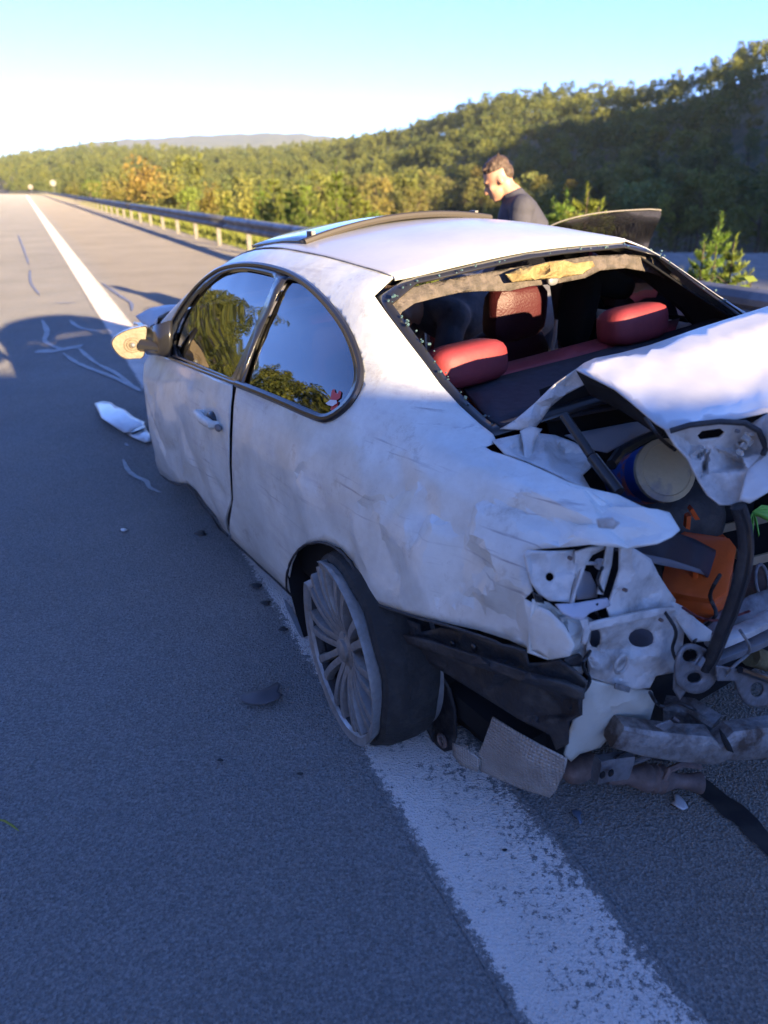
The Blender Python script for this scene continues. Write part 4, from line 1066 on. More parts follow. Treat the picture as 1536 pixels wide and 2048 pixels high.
# torn tan headliner edge hanging under the top frame
sheet('headliner_edge', [(778, 600, .13), (796, 582, .14), (850, 568, .14), (900, 558, .14), (960, 547, .14), (1020, 536, .14), (1100, 523, .14), (1180, 512, .14), (1250, 508, .14), (1310, 514, .14), (1345, 545, .1), (1330, 556, .1), (1300, 544, .13), (1250, 536, .13), (1200, 541, .13), (1170, 556, .12), (1120, 566, .12), (1060, 572, .12), (1020, 582, .12), (960, 582, .12), (920, 585, .12), (870, 596, .12), (830, 606, .12), (805, 622, .10), (795, 640, .08)], M_tan, car, step=9, crumple=.012, fq=30)
sheet('torn_foam', [(1010, 548, .10), (1040, 536, .09), (1070, 531, .09), (1100, 524, .09), (1130, 521, .09), (1150, 527, .09), (1185, 522, .09), (1190, 532, .09), (1165, 548, .085), (1120, 556, .085), (1070, 560, .085), (1025, 564, .085)], M_foam, car, ctrl=[(1050, 548, .07), (1080, 540, .11), (1110, 540, .07), (1140, 538, .1)], step=7, crumple=.015, fq=40)
mb = MB(); cushion(mb, P(1105, 558, u=.10), (.022, .01, .02), p=3); mb.build('wire_connector', M_grey, car)

# ---- cabin
cab = MB()
sheet('parcel_shelf', [(925, 775, .02), (1000, 752, .02), (1150, 714, .02), (1350, 660, .02), (1480, 620, -.1), (1540, 625, -.4), (1300, 800, -.4), (1010, 852, -.4), (980, 838, -.34)], M_navy, car, step=24, thick=.01)
sheet('rear_seat_top', [(922, 778, .03), (1000, 754, .03), (1150, 716, .03), (1350, 662, .03), (1360, 636, .10), (1200, 676, .10), (1060, 712, .10), (990, 730, .10), (925, 750, .10)], M_red, car, step=16, thick=.01)
def cloth_box(name, c, h, m, R=None, p=6): b = MB(); cushion(b, L(*c), (h[1], h[0], h[2]), R, p); return b.build(name, m, car)
cloth_box('rear_seat_back', (.10, 0, .70), (.10, .60, .235), M_red, None, 6)
for v in (.335, -.385):
    b = MB(); cushion(b, L(.045, v, 1.025), (.132, .072, .064), Matrix.Rotation(-.1, 3, 'X'), 3.7, 28, 16); b.build('rear_headrest', M_red, car)
cloth_box('rear_seat_cushion', (.45, 0, .42), (.30, .60, .10), M_red)
for v, yaw in ((-.44, 0), (.40, 0)):
    s_ = empty('front_seat'); s_.parent = car
    if v < 0: s_['label'] = 'dark red passenger seat with raised headrest'
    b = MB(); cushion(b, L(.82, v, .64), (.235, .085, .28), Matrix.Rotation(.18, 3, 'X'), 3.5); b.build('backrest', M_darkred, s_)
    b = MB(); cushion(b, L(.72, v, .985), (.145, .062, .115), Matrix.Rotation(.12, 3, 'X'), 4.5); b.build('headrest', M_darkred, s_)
    b = MB(); cushion(b, L(.735, v, 1.095), (.112, .05, .022), Matrix.Rotation(.12, 3, 'X'), 3.2); b.build('lit_headrest_top', M_red, s_)  # separate cap in brighter red: sunlight on the headrest put into colour
    b = MB(); cushion(b, L(1.08, v, .36), (.235, .27, .10), None, 4); b.build('seat_base', M_red, s_)
    b = MB()
    for dx in (-.05, .05): b.tube([L(.72, v + dx, .94), L(.75, v + dx, .88)], .007, 8)
    b.build('headrest_rods', M_grey, s_)
# dark floor, bulkhead, roof lining, right pillars, dashboard
b = MB(); b.box(L(.9, 0, .22), (.74, 1.55, .035)); b.build('cabin_floor', M_cabin, car)
b = MB(); b.box(L(-.34, 0, .55), (.60, .01, .30)); b.build('boot_bulkhead', M_cabin, car)
b = MB(); b.box(L(1.95, 0, .70), (.70, .16, .16)); b.build('dashboard', M_cabin, car)
b = MB(); b.box(L(2.2, 0, .55), (.72, .02, .33)); b.build('firewall', M_cabin, car)
mb = MB(); us = np.linspace(rear_u + .03, 1.4, 10); kk = np.linspace(0.02, .98, 13)
for u in us:
    for k in kk:
        p = body([u], [roof_t(u, k)])[0]; mb.v.append((p[0], p[1], p[2] - .035))
mb.f = [(i * 13 + j, (i + 1) * 13 + j, (i + 1) * 13 + j + 1, i * 13 + j + 1) for i in range(9) for j in range(12)]; mb.m = [0] * len(mb.f)
solid(mb.build('roof_lining', M_cabin, car), .006)
def inner(name, pts, m, base=.035, **k): return panel(name, [(a, b * KT) for a, b in pts], m, car, raw=True, base=base, step=.05, thick=.006, **k)
bp_far = [(.62, 1.2), (.80, 1.2), (.78, 4.0), (.74, 6.0), (.62, 6.0), (.60, 4.0)]
inner('b_pillar', bp_far, M_cabin, mirror=True, base=.03)
cp = [(-.35, 3.9), (.05, 3.9), (.10, 4.6), (.22, 5.3), (.42, 5.9), (.65, 6.05), (.65, 6.35), (.14, 6.35), (-.05, 6.0), (-.35, 5.6)]
inner('rear_pillar_trim', cp, M_cabin, mirror=True)
inner('rear_pillar_trim', cp, M_cabin)
low = [(-.3, 1.0), (.70, 1.0), (.70, 3.95), (-.3, 3.95)]
inner('rear_side_trim', low, M_cabin, mirror=True); inner('rear_side_trim', low, M_cabin, base=.07)
inner('door_inner', [(.72, .8), (2.0, .8), (2.0, 3.95), (.72, 3.95)], M_cabin, base=.08)
# near-side belt of the passenger door aperture and sill
b = MB(); b.box(L(1.35, -.76, .22), (.05, .66, .07)); b.build('door_sill', M_white_paint, car)
b = MB(); b.tube([P(1112, 640, v=-.60), P(1110, 672, v=-.58), P(1102, 712, v=-.55)], .011, 8, flat=.6); b.build('seat_belt', mat('pale_belt', (.55, .5, .42), .8), car)
b = MB(); cushion(b, L(.62, -.70, .98), (.05, .09, .20), Matrix.Rotation(.25, 3, 'X'), 3); b.build('belt_cover', M_cabin, car)

# ---- passenger door, wide open on the far side
HG = Vector(L(2.0, -.84, 0)); ang = math.radians(57)
DM = Matrix.Translation(HG) @ Matrix.Rotation(ang, 4, 'Z') @ Matrix.Translation(-HG)
def open_door(o):
    o.matrix_basis = DM @ o.matrix_basis; return o
dr = panel('door', [(.74, .6 * KT), (1.99, .6 * KT), (1.99, 4 * KT), (1.6, 3.98 * KT), (.72, 4 * KT)], M_white_paint, car, raw=True, mirror=True, step=.06)
dr['label'] = 'far passenger door standing wide open'
open_door(dr)
def sub(o): o.parent = dr; return o
rp = panel('door_card', [(.76, .8 * KT), (1.97, .8 * KT), (1.97, 3.9 * KT), (.76, 3.9 * KT)], M_red, dr, raw=True, mirror=True, base=.07, step=.08, thick=.02)
wg = [(a, b) for a, b in tos(G1)]
gg = panel('window_glass', wg, M_glass2, dr, raw=True, mirror=True, base=.01, step=.1, thick=0)
q = np.array(wg); k0 = int(q[:, 1].argmax())
topline = [p for p in wg if p[1] / KT > 5.6]
topline = sorted(topline)
b = MB(); X = body([p[0] for p in topline], [p[1] / KT for p in topline]) * np.array([-1, 1, 1]); b.tube([Vector(x) for x in X], .0035, 6); b.build('glass_edge', mat('pale_glass_edge', (.25, .23, .20), .3), dr)
b = MB(); X = body([.74, .74, .74], [1.5, 2.6, 3.7]) * np.array([-1, 1, 1]); b.tube([Vector(x) + Vector((-.03, .01, 0)) for x in X], .03, 8, flat=.6); b.build('door_edge_trim', mat('cream_door_edge', (.62, .62, .55), .5), dr)

# ---- boot lid, bent up at its near corner, lamp gone from its recess
lid = sheet('boot_lid', [(1152, 738, -.49), (1168, 726, -.475), (1190, 716, -.465), (1240, 706, -.455), (1300, 690, -.445), (1400, 655, -.44), (1536, 612, -.44), (1700, 560, -.44), (1900, 490, -.44), (2150, 640, -.80), (1950, 770, -.93), (1750, 800, -.93), (1640, 810, -.935), (1536, 822, -.93), (1470, 836, -.90), (1420, 845, -.87), (1375, 851, -.85), (1332, 858, -.83), (1312, 845, -.80), (1290, 826, -.765), (1262, 802, -.71), (1230, 777, -.64), (1190, 757, -.56)],
   M_white_paint, car, ctrl=[(1240, 722, -.50), (1300, 712, -.515), (1360, 704, -.54), (1440, 682, -.55), (1536, 650, -.55), (1700, 600, -.55), (1250, 760, -.60), (1350, 790, -.71), (1340, 750, -.62), (1440, 760, -.70), (1536, 735, -.70), (1480, 800, -.80), (1536, 790, -.82), (1700, 720, -.72), (1290, 790, -.68), (1400, 820, -.79)], step=14, thick=.004, angle=50)
lid['label'] = 'boot lid forced up and bent at its near corner'
rear_face = sheet('lid_rear_face', [(1500, 848, -.91), (1536, 826, -.935), (1640, 813, -.94), (1760, 805, -.94), (1760, 960, -1.02), (1640, 960, -1.02), (1536, 985, -1.0), (1500, 1006, -.985), (1478, 1000, -.97), (1495, 940, -.955), (1528, 905, -.95), (1520, 872, -.93)], M_white_paint, lid, ctrl=[(1560, 880, -1.0)], step=11, crumple=.004)
rec = sheet('lamp_recess', [(1332, 862, -.835), (1375, 852, -.86), (1420, 846, -.885), (1465, 846, -.90), (1500, 852, -.915), (1520, 872, -.93), (1528, 905, -.95), (1495, 942, -.955), (1490, 1000, -.96), (1472, 1010, -.955), (1440, 1010, -.94), (1415, 990, -.92), (1398, 960, -.90), (1375, 915, -.87), (1352, 890, -.85)], M_inner, lid,
   holes=[[(1394, 872), (1404, 862), (1440, 857), (1450, 866), (1440, 876), (1400, 881)]], ctrl=[(1370, 878, -.835), (1420, 890, -.87), (1470, 880, -.89), (1385, 893, -.842), (1480, 886, -.88), (1390, 903, -.875), (1482, 896, -.925), (1396, 913, -.850), (1484, 906, -.89), (1402, 923, -.882), (1484, 916, -.932), (1408, 934, -.860), (1482, 928, -.90), (1416, 946, -.90), (1480, 942, -.94), (1440, 975, -.925), (1500, 880, -.90)], step=5, crumple=.0015, fq=30, angle=60)
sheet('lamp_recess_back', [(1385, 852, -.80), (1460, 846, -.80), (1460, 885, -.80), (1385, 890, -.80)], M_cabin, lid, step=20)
b = MB(); pts = [P(1340, 862, u=-.85), P(1380, 850, u=-.875), P(1440, 843, u=-.905), P(1490, 846, u=-.925), P(1518, 862, u=-.94), P(1532, 895, u=-.955), P(1526, 908, u=-.96)]
b.tube(pts, .006, 8); b.build('lamp_seal', M_black, lid)
b = MB()
for a, c in ((1492, 876), (1488, 892), (1500, 885), (1480, 905), (1498, 868)): b.box(P(a, c, u=-.925), (.007, .003, .005), Matrix.Rotation(a * 1.7, 3, 'Y') @ Matrix.Rotation(c * 2.3, 3, 'Z'))
b.build('broken_lamp_bits', mat('shiny_clip', (.75, .74, .7), .12, .6), lid)['kind'] = 'stuff'
# lid inner edge, hinge arm, gas strut
sheet('lid_inner_edge', [(1000, 858, -.42), (1030, 840, -.43), (1070, 806, -.44), (1110, 768, -.46), (1152, 740, -.485), (1180, 756, -.50), (1168, 770, -.49), (1130, 790, -.47), (1100, 815, -.455), (1085, 838, -.45), (1060, 870, -.45), (1040, 860, -.44)], M_inner, lid, ctrl=[(1100, 795, -.475), (1060, 838, -.46), (1130, 770, -.45)], step=8, crumple=.01)
sheet('lid_underside', [(1152, 742, -.48), (1190, 762, -.54), (1230, 782, -.6), (1290, 832, -.72), (1325, 866, -.80), (1322, 875, -.78), (1240, 820, -.60), (1180, 790, -.50)], M_cabin, lid, step=10)
b = MB(); p0 = P(1128, 830, u=-.56); p1 = P(1185, 915, u=-.66); p2 = P(1238, 985, u=-.76)
b.tube([p0, p0.lerp(p1, .95)], .011, 10); b.tube([p1, p2], .0135, 10); b.build('gas_strut', M_trim, car)
sheet('hinge_arm', [(1040, 862, -.45), (1062, 852, -.46), (1085, 858, -.47), (1070, 880, -.48), (1066, 905, -.5), (1058, 935, -.53), (1050, 930, -.53), (1048, 890, -.48)], M_inner, car, step=7, crumple=.006)
# inner side of the boot aperture
sheet('inner_wing', [(985, 880, -.44), (1040, 868, -.44), (1075, 866, -.44), (1110, 870, -.45), (1150, 885, -.5), (1180, 905, -.54), (1188, 930, -.57), (1165, 950, -.62), (1180, 975, -.68), (1140, 962, -.66), (1100, 942, -.60), (1060, 924, -.54), (1010, 906, -.5)], M_inner, car, ctrl=[(1090, 890, -.5), (1130, 910, -.5), (1160, 940, -.6), (1050, 900, -.46)], step=8, crumple=.012)
sheet('boot_side_panel', [(1130, 870, -.40), (1180, 860, -.40), (1260, 845, -.42), (1318, 838, -.44), (1310, 862, -.46), (1260, 880, -.46), (1215, 905, -.46), (1190, 900, -.44)], mat('pale_boot_lining', (.30, .31, .33), .8), car, step=12)
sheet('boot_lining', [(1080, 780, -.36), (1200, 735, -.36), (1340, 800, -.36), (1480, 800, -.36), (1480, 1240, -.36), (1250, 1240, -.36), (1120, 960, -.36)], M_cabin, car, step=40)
b = MB(); b.box(L(-.55, -.1, .36), (.62, .22, .015)); b.build('boot_floor', M_cabin, car)
b = MB(); b.box(L(-.6, -.70, .6), (.02, .36, .26)); b.build('boot_side_lining', M_cabin, car)
mb = MB(); pts = [P(1222, 930, u=-.60), P(1240, 905, u=-.58), P(1275, 885, u=-.57), P(1320, 866, u=-.57)]
mb.tube(pts, .014, 8); mb.build('aperture_seal', M_trim, car)
# ---- torn tail: lamp bracket, crushed corner, rear panel
sheet('lamp_bracket', [(1050, 1112, -.80), (1056, 1102, -.80), (1100, 1104, -.805), (1150, 1100, -.81), (1158, 1112, -.82), (1150, 1150, -.83), (1142, 1180, -.835), (1138, 1205, -.84), (1100, 1202, -.825), (1078, 1188, -.81), (1062, 1165, -.80)], M_inner, car,
      holes=[[(1100 + 9 * math.cos(a), 1154 + 9 * math.sin(a)) for a in np.linspace(0, 6.28, 10, endpoint=False)]], ctrl=[(1100, 1154, -.81), (1065, 1125, -.79), (1130, 1130, -.805)], step=7, crumple=.003)
sheet('lamp_bracket_flange', [(1150, 1104, -.82), (1178, 1096, -.83), (1225, 1088, -.84), (1215, 1096, -.84), (1185, 1110, -.83), (1172, 1130, -.83), (1160, 1155, -.835), (1150, 1185, -.84), (1148, 1210, -.85), (1138, 1205, -.84), (1146, 1160, -.82)], M_inner, car, step=6, crumple=.005)
sheet('tail_liner', [(1150, 1165, -.80), (1165, 1140, -.79), (1180, 1145, -.79), (1192, 1170, -.79), (1195, 1195, -.80), (1155, 1200, -.81)], mat('lilac_grey_paint', (.50, .49, .52), .6), car, step=7, crumple=.003)
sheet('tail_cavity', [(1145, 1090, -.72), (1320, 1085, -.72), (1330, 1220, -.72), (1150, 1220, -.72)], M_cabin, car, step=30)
b = MB(); b.tube([P(1170, 1126, u=-.815), P(1195, 1127, u=-.80)], .004, 6); cushion(b, P(1200, 1128, u=-.80), (.011, .011, .011), p=3); b.build('lamp_clip', mat('white_clip', (.7, .7, .72), .5), car)
sheet('tail_strip', [(1215, 1092, -.85), (1228, 1090, -.85), (1224, 1130, -.84), (1214, 1165, -.84), (1206, 1190, -.845), (1196, 1188, -.845), (1204, 1145, -.84)], M_inner, car, step=6, crumple=.004)
sheet('corner_post', [(1240, 1098, -.86), (1262, 1092, -.86), (1302, 1118, -.86), (1318, 1150, -.86), (1336, 1178, -.86), (1352, 1200, -.86), (1345, 1225, -.87), (1300, 1222, -.87), (1255, 1232, -.87), (1222, 1238, -.87), (1214, 1215, -.86), (1226, 1180, -.855), (1238, 1140, -.855)], M_inner, car, ctrl=[(1270, 1150, -.875), (1290, 1195, -.85), (1250, 1200, -.86)], step=8, crumple=.012)
sheet('tail_plate', [(1112, 1208, -.85), (1150, 1206, -.855), (1215, 1196, -.86), (1222, 1212, -.86), (1180, 1226, -.87), (1165, 1240, -.875), (1145, 1236, -.87), (1125, 1226, -.86)], mat('grey_blue_paint', (.45, .46, .52), .5), car, step=7, crumple=.004)
sheet('crushed_corner', [(1066, 1200, -.80), (1098, 1206, -.81), (1130, 1232, -.83), (1165, 1242, -.85), (1172, 1262, -.85), (1160, 1300, -.84), (1140, 1316, -.83), (1095, 1320, -.82), (1056, 1306, -.80), (1058, 1250, -.79)], M_scuff, car, ctrl=[(1110, 1260, -.80), (1140, 1280, -.86)], step=8, crumple=.014)
sheet('corner_filler', [(1120, 1236, -.83), (1160, 1226, -.85), (1185, 1240, -.85), (1178, 1300, -.83), (1165, 1350, -.82), (1145, 1340, -.82), (1140, 1290, -.82)], M_inner, car, step=8, crumple=.02)
hole1 = [(1283 + 26 * math.cos(a), 1276 + 19 * math.sin(a)) for a in np.linspace(0, 6.28, 12, endpoint=False)]
hole2 = [(1190 + 13 * math.cos(a), 1277 + 20 * math.sin(a)) for a in np.linspace(0, 6.28, 10, endpoint=False)]
sheet('rear_panel', [(1178, 1245, -.85), (1220, 1236, -.86), (1300, 1222, -.87), (1345, 1218, -.87), (1372, 1240, -.87), (1366, 1290, -.86), (1350, 1345, -.86), (1312, 1352, -.855), (1300, 1376, -.85), (1270, 1380, -.845), (1220, 1368, -.84), (1178, 1356, -.83), (1172, 1300, -.84)], M_inner, car, holes=[hole1, hole2],
      ctrl=[(1240, 1320, -.85), (1200, 1330, -.86), (1245, 1300, -.84), (1320, 1310, -.875), (1240, 1255, -.875), (1330, 1250, -.86)], step=5, crumple=.016, fq=18, angle=34)
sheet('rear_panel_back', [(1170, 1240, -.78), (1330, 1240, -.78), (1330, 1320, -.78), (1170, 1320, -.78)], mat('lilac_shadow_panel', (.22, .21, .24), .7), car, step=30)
b = MB(); q = [2 * math.pi * k / 16 for k in range(17)]; c0 = P(1243, 1328, u=-.868)
b.tube([c0 + Vector((.02 * math.cos(a), 0, .022 * math.sin(a))) for a in q], .004, 6, cap=False); b.build('pressed_ring', M_inner, car)
sheet('panel_ridge', [(1178, 1246, -.875), (1240, 1232, -.885), (1310, 1218, -.89), (1350, 1214, -.89), (1352, 1224, -.89), (1300, 1236, -.89), (1230, 1252, -.885), (1180, 1262, -.875)], M_inner, car, step=6, crumple=.008)
sheet('corner_gusset', [(1340, 1200, -.86), (1365, 1212, -.87), (1395, 1240, -.885), (1424, 1262, -.9), (1420, 1282, -.9), (1385, 1285, -.89), (1368, 1262, -.88), (1345, 1225, -.87)], M_inner, car, step=7, crumple=.01)
# bare white valance under the rear panel
sheet('valance', [(1178, 1358, -.83), (1240, 1374, -.84), (1304, 1382, -.85), (1312, 1400, -.845), (1300, 1440, -.83), (1296, 1452, -.82), (1240, 1440, -.81), (1225, 1470, -.80), (1200, 1496, -.79), (1160, 1508, -.78), (1142, 1524, -.775), (1128, 1510, -.77), (1140, 1460, -.785), (1160, 1400, -.81)], mat('cream_paint', (.60, .58, .50), .55, col2=(.45, .42, .35), noise_scale=8, lo=.45, hi=.7), car, ctrl=[(1200, 1430, -.83), (1260, 1400, -.85), (1170, 1470, -.80)], step=9, crumple=.004)
# ---- bumper carrier: jagged plastic strips under the side panel
BCu = 'v'
sheet('bumper_carrier', [(735, 1214, .86), (756, 1222, .86), (768, 1228, .86), (800, 1232, .85), (838, 1250, .845), (842, 1264, .845), (880, 1256, .84), (930, 1266, .835), (1000, 1290, .825), (1030, 1292, .82), (1052, 1302, .81), (1056, 1330, .81), (1090, 1328, .80), (1118, 1322, .79), (1150, 1345, .77), (1172, 1366, .76), (1165, 1398, .76), (1160, 1432, .76), (1135, 1440, .765), (1135, 1490, .765), (1112, 1500, .77), (1100, 1470, .775), (1040, 1440, .79), (960, 1390, .80), (880, 1340, .82), (820, 1300, .84), (795, 1275, .85), (770, 1262, .86), (760, 1240, .86)], M_black, car,
      ctrl=[(840, 1272, .85), (1000, 1318, .82), (1155, 1385, .74), (830, 1284, .87), (1000, 1340, .85), (1160, 1400, .78), (850, 1300, .84), (1000, 1370, .80), (1140, 1430, .74), (950, 1300, .80), (1050, 1340, .785)], step=8, crumple=.006, fq=24, key='v', thick=.006)
sheet('bumper_strip', [(806, 1270, .885), (860, 1282, .875), (960, 1312, .86), (1060, 1345, .83), (1130, 1368, .80), (1165, 1384, .785), (1164, 1402, .785), (1120, 1390, .80), (1040, 1362, .835), (940, 1330, .86), (860, 1302, .875), (815, 1288, .885)], M_black, car, ctrl=[(960, 1322, .875), (1060, 1355, .845)], step=8, crumple=.003, key='v', thick=.012)
for a, c in ((906, 1290), (948, 1296)): b = MB(); cushion(b, P(a, c, v=.845), (.006, .008, .012), p=3); b.build('carrier_clip', M_trim, car)
# hanging liner, mud flap with bolt eye, perforated heat shield
sheet('wheel_arch_liner', [(778, 1268, .80), (800, 1290, .80), (835, 1305, .79), (880, 1345, .77), (900, 1380, .76), (910, 1420, .76), (912, 1470, .76), (905, 1500, .76), (880, 1506, .77), (868, 1490, .77), (850, 1450, .78), (820, 1390, .79), (795, 1330, .80)], M_black, car, ctrl=[(840, 1380, .77), (870, 1440, .745)], holes=[[(884 + 7 * math.cos(a), 1481 + 8 * math.sin(a)) for a in np.linspace(0, 6.28, 8, endpoint=False)]], step=8, crumple=.012, key='v', thick=.005)
b = MB(); c0 = P(884, 1481, v=.775); q = [2 * math.pi * k / 14 for k in range(15)]
b.tube([c0 + Vector((0, .016 * math.cos(a), .018 * math.sin(a))) for a in q], .006, 6, cap=False); b.build('bolt_eye', M_rust, car)
sheet('chassis_side', [(890, 1350, .70), (1100, 1450, .66), (1135, 1500, .64), (1110, 1560, .62), (960, 1500, .64), (900, 1490, .66), (880, 1400, .68)], M_cabin, car, step=20, key='v', crumple=.02)
hsheet = sheet('heat_shield', [(985, 1434, .80), (1030, 1462, .79), (1080, 1490, .78), (1134, 1518, .765), (1128, 1545, .765), (1112, 1580, .765), (1100, 1596, .765), (1040, 1578, .79), (960, 1542, .81), (948, 1522, .815), (965, 1490, .81)], M_foil, car, step=5, key='v', thick=.003, ctrl=[(1050, 1520, .80)])
# raised grid pressed into the shield
dsp = 0
me = hsheet.data
for v in me.vertices:
    a = v.co.y * 260; c = v.co.z * 260
    v.co.x += .0016 * math.sin(a) * math.sin(c)
sheet('shield_edge', [(905, 1486, .83), (930, 1496, .83), (960, 1520, .82), (955, 1545, .82), (920, 1530, .83), (905, 1510, .83)], M_foil, car, step=8, key='v', crumple=.006)
# ---- crash beam, brackets, hose, exhaust
def boxbeam(name, pts, hw, hh, m, parent, bev=.25):
    b = MB(); n_ = 8; V = []
    for i, p in enumerate(pts):
        t = (pts[min(i + 1, len(pts) - 1)] - pts[max(i - 1, 0)]).normalized(); up_ = Vector((0, 0, 1)); s = t.cross(up_).normalized(); up_ = s.cross(t)
        ww = hw[i] if hasattr(hw, '__len__') else hw; h2 = hh[i] if hasattr(hh, '__len__') else hh
        for x, y in ((1, 1 - bev), (1 - bev, 1), (-1 + bev, 1), (-1, 1 - bev), (-1, -1 + bev), (-1 + bev, -1), (1 - bev, -1), (1, -1 + bev)): V.append(p + s * x * ww + up_ * y * h2)
    fs = [(i * 8 + k, i * 8 + (k + 1) % 8, (i + 1) * 8 + (k + 1) % 8, (i + 1) * 8 + k) for i in range(len(pts) - 1) for k in range(8)] + [tuple(range(7, -1, -1)), tuple(range((len(pts) - 1) * 8, len(pts) * 8))]
    b.add(V, fs); return b.build(name, m, parent)
beam_pts = [P(1226, 1462, u=-.84), P(1290, 1476, u=-.87), P(1350, 1484, u=-.90), P(1400, 1488, u=-.93), P(1425, 1496, u=-.945), P(1450, 1482, u=-.955), P(1540, 1474, u=-.99), P(1680, 1440, u=-1.0)]
beam = boxbeam('crash_beam', beam_pts, .028, [.030, .036, .038, .042, .032, .042, .046, .046], M_dirt, car)
for vv in beam.data.vertices: vv.co += Vector((.004 * noise.noise(vv.co * 30), .006 * noise.noise(vv.co * 26 + Vector((3, 1, 2))), .005 * noise.noise(vv.co * 28)))
sheet('beam_crease', [(1440, 1458, -.985), (1450, 1470, -.985), (1462, 1490, -.985), (1468, 1506, -.985), (1456, 1502, -.985), (1446, 1482, -.985)], M_cabin, beam, step=8)
boxbeam('beam_mount', [P(1330, 1420, u=-.80), P(1380, 1428, u=-.85), P(1430, 1455, u=-.91)], .03, [.030, .034, .026], M_dirt, car)
b = MB(); b.tube([P(1345, 1436, u=-.865), P(1356, 1444, u=-.875)], .006, 6); b.build('mount_bolt', M_rust, car)
def plate(name, outl, hole, u, m): return sheet(name, [(a, c, u) for a, c in outl], m, car, holes=hole, step=7, thick=.006, crumple=.004)
circ_ = lambda x, y, r, n_=12, k=1.0: [(x + r * math.cos(a), y + r * k * math.sin(a)) for a in np.linspace(0, 2 * math.pi, n_, endpoint=False)]
plate('tow_bracket', spl([(1366, 1296), (1395, 1290), (1430, 1312), (1440, 1345), (1418, 1378), (1388, 1388), (1358, 1372), (1352, 1335)], 3, True), [circ_(1390, 1356, 16, 12, .7), circ_(1382, 1312, 17, 12, .8)], -.93, M_grey)
plate('tow_bracket', [(1432, 1330), (1480, 1340), (1540, 1352), (1600, 1360), (1600, 1420), (1545, 1408), (1520, 1415), (1492, 1408), (1478, 1385), (1470, 1362), (1436, 1362)], [circ_(1515, 1380, 14, 12, 1.1)], -.95, M_grey)
b = MB(); b.tube([P(1480, 1340, u=-.96), P(1540, 1362, u=-.96), P(1620, 1388, u=-.96)], .008, 8); b.build('bracket_rod', M_trim, car)
for a0_, a1_, m_, nm in (((1420, 1290), (1560, 1226), M_inner, 'boot_floor_edge'), ((1425, 1318), (1580, 1252), M_grey, 'boot_floor_edge')):
    boxbeam(nm, [P(*a0_, u=-.86), P((a0_[0] + a1_[0]) / 2, (a0_[1] + a1_[1]) / 2 + 3, u=-.88), P(*a1_, u=-.90)], .02, .011, m_, car)
sheet('boot_floor_lip', [(1400, 1250, -.80), (1440, 1222, -.80), (1500, 1190, -.80), (1560, 1170, -.80), (1560, 1215, -.84), (1480, 1250, -.85), (1420, 1285, -.86)], M_grey, car, step=10, crumple=.012)
b = MB(); b.tube([P(1560, 1330, u=-.75), P(1500, 1312, u=-.75)], .03, 10); b.build('spare_well', M_foam, car)
b = MB(); hs_ = spl([tuple(P(*p, u=q)) for p, q in (((1476, 1012), -.97), ((1488, 1050), -.98), ((1492, 1100), -.99), ((1484, 1150), -.99), ((1466, 1210), -.98), ((1446, 1260), -.97), ((1426, 1310), -.95), ((1410, 1335), -.93))], 6)
b.tube([Vector(p) for p in hs_], .0155, 10); b.build('hanging_seal', M_black, car)
b = MB(); b.tube([Vector(p) + Vector((-.006, -.012, 0)) for p in hs_], .005, 6); b.build('seal_bead', M_trim, car)
b = MB(); b.tube([P(1405, 1318, u=-.95), P(1395, 1335, u=-.96)], .007, 6); b.build('bracket_bolt', M_grey, car)
# exhaust silencer, flexible pipe, clamp
b = MB(); e0 = P(1215, 1548, u=-.74); e1 = P(1400, 1566, u=-.86); ax = (e1 - e0)
prof_ = [(0, .035), (.08, .036), (.2, .030), (.35, .045), (.42, .052), (.46, .047), (.50, .054), (.54, .048), (.58, .054), (.62, .045), (.75, .026), (.88, .030), (1, .040)]
b.tube([e0 + ax * s for s, r in prof_], [r * .72 for s, r in prof_], 16); b.build('exhaust_pipe', M_rust, car)
cushion(b := MB(), P(1160, 1535, u=-.70), (.055, .035, .032), None, 2.5); b.build('exhaust_joint', M_rust, car)
boxbeam('exhaust_hanger', [P(1192, 1540, u=-.80), P(1222, 1534, u=-.81), P(1256, 1530, u=-.82)], .016, .034, M_grey, car)
for a, c in ((1205, 1550), (1222, 1546)): b = MB(); cushion(b, P(a, c, u=-.835), (.008, .004, .009), p=3); b.build('hanger_hole', M_cabin, car)
b = MB(); b.tube([P(1248, 1532, u=-.82), P(1285, 1518, u=-.80), P(1300, 1512, u=-.78)], .007, 6); b.build('hanger_rod', M_grey, car)
b = MB(); b.tube([P(1330, 1560, u=-.86), P(1338, 1540, u=-.86), P(1365, 1528, u=-.86), P(1400, 1534, u=-.86)], .008, 6); b.build('pipe_strap', M_rust, car)
# underbody
b = MB(); b.box(L(.9, -.05, .20), (.66, 1.35, .07)); b.box(L(-.45, -.1, .26), (.55, .28, .10)); b.build('underbody', M_cabin, car)
b = MB(); b.box(L(0, -.03, .27), (.62, .05, .05)); b.box(L(2.76, 0, .30), (.62, .06, .06)); b.build('axle', M_dirt, car)

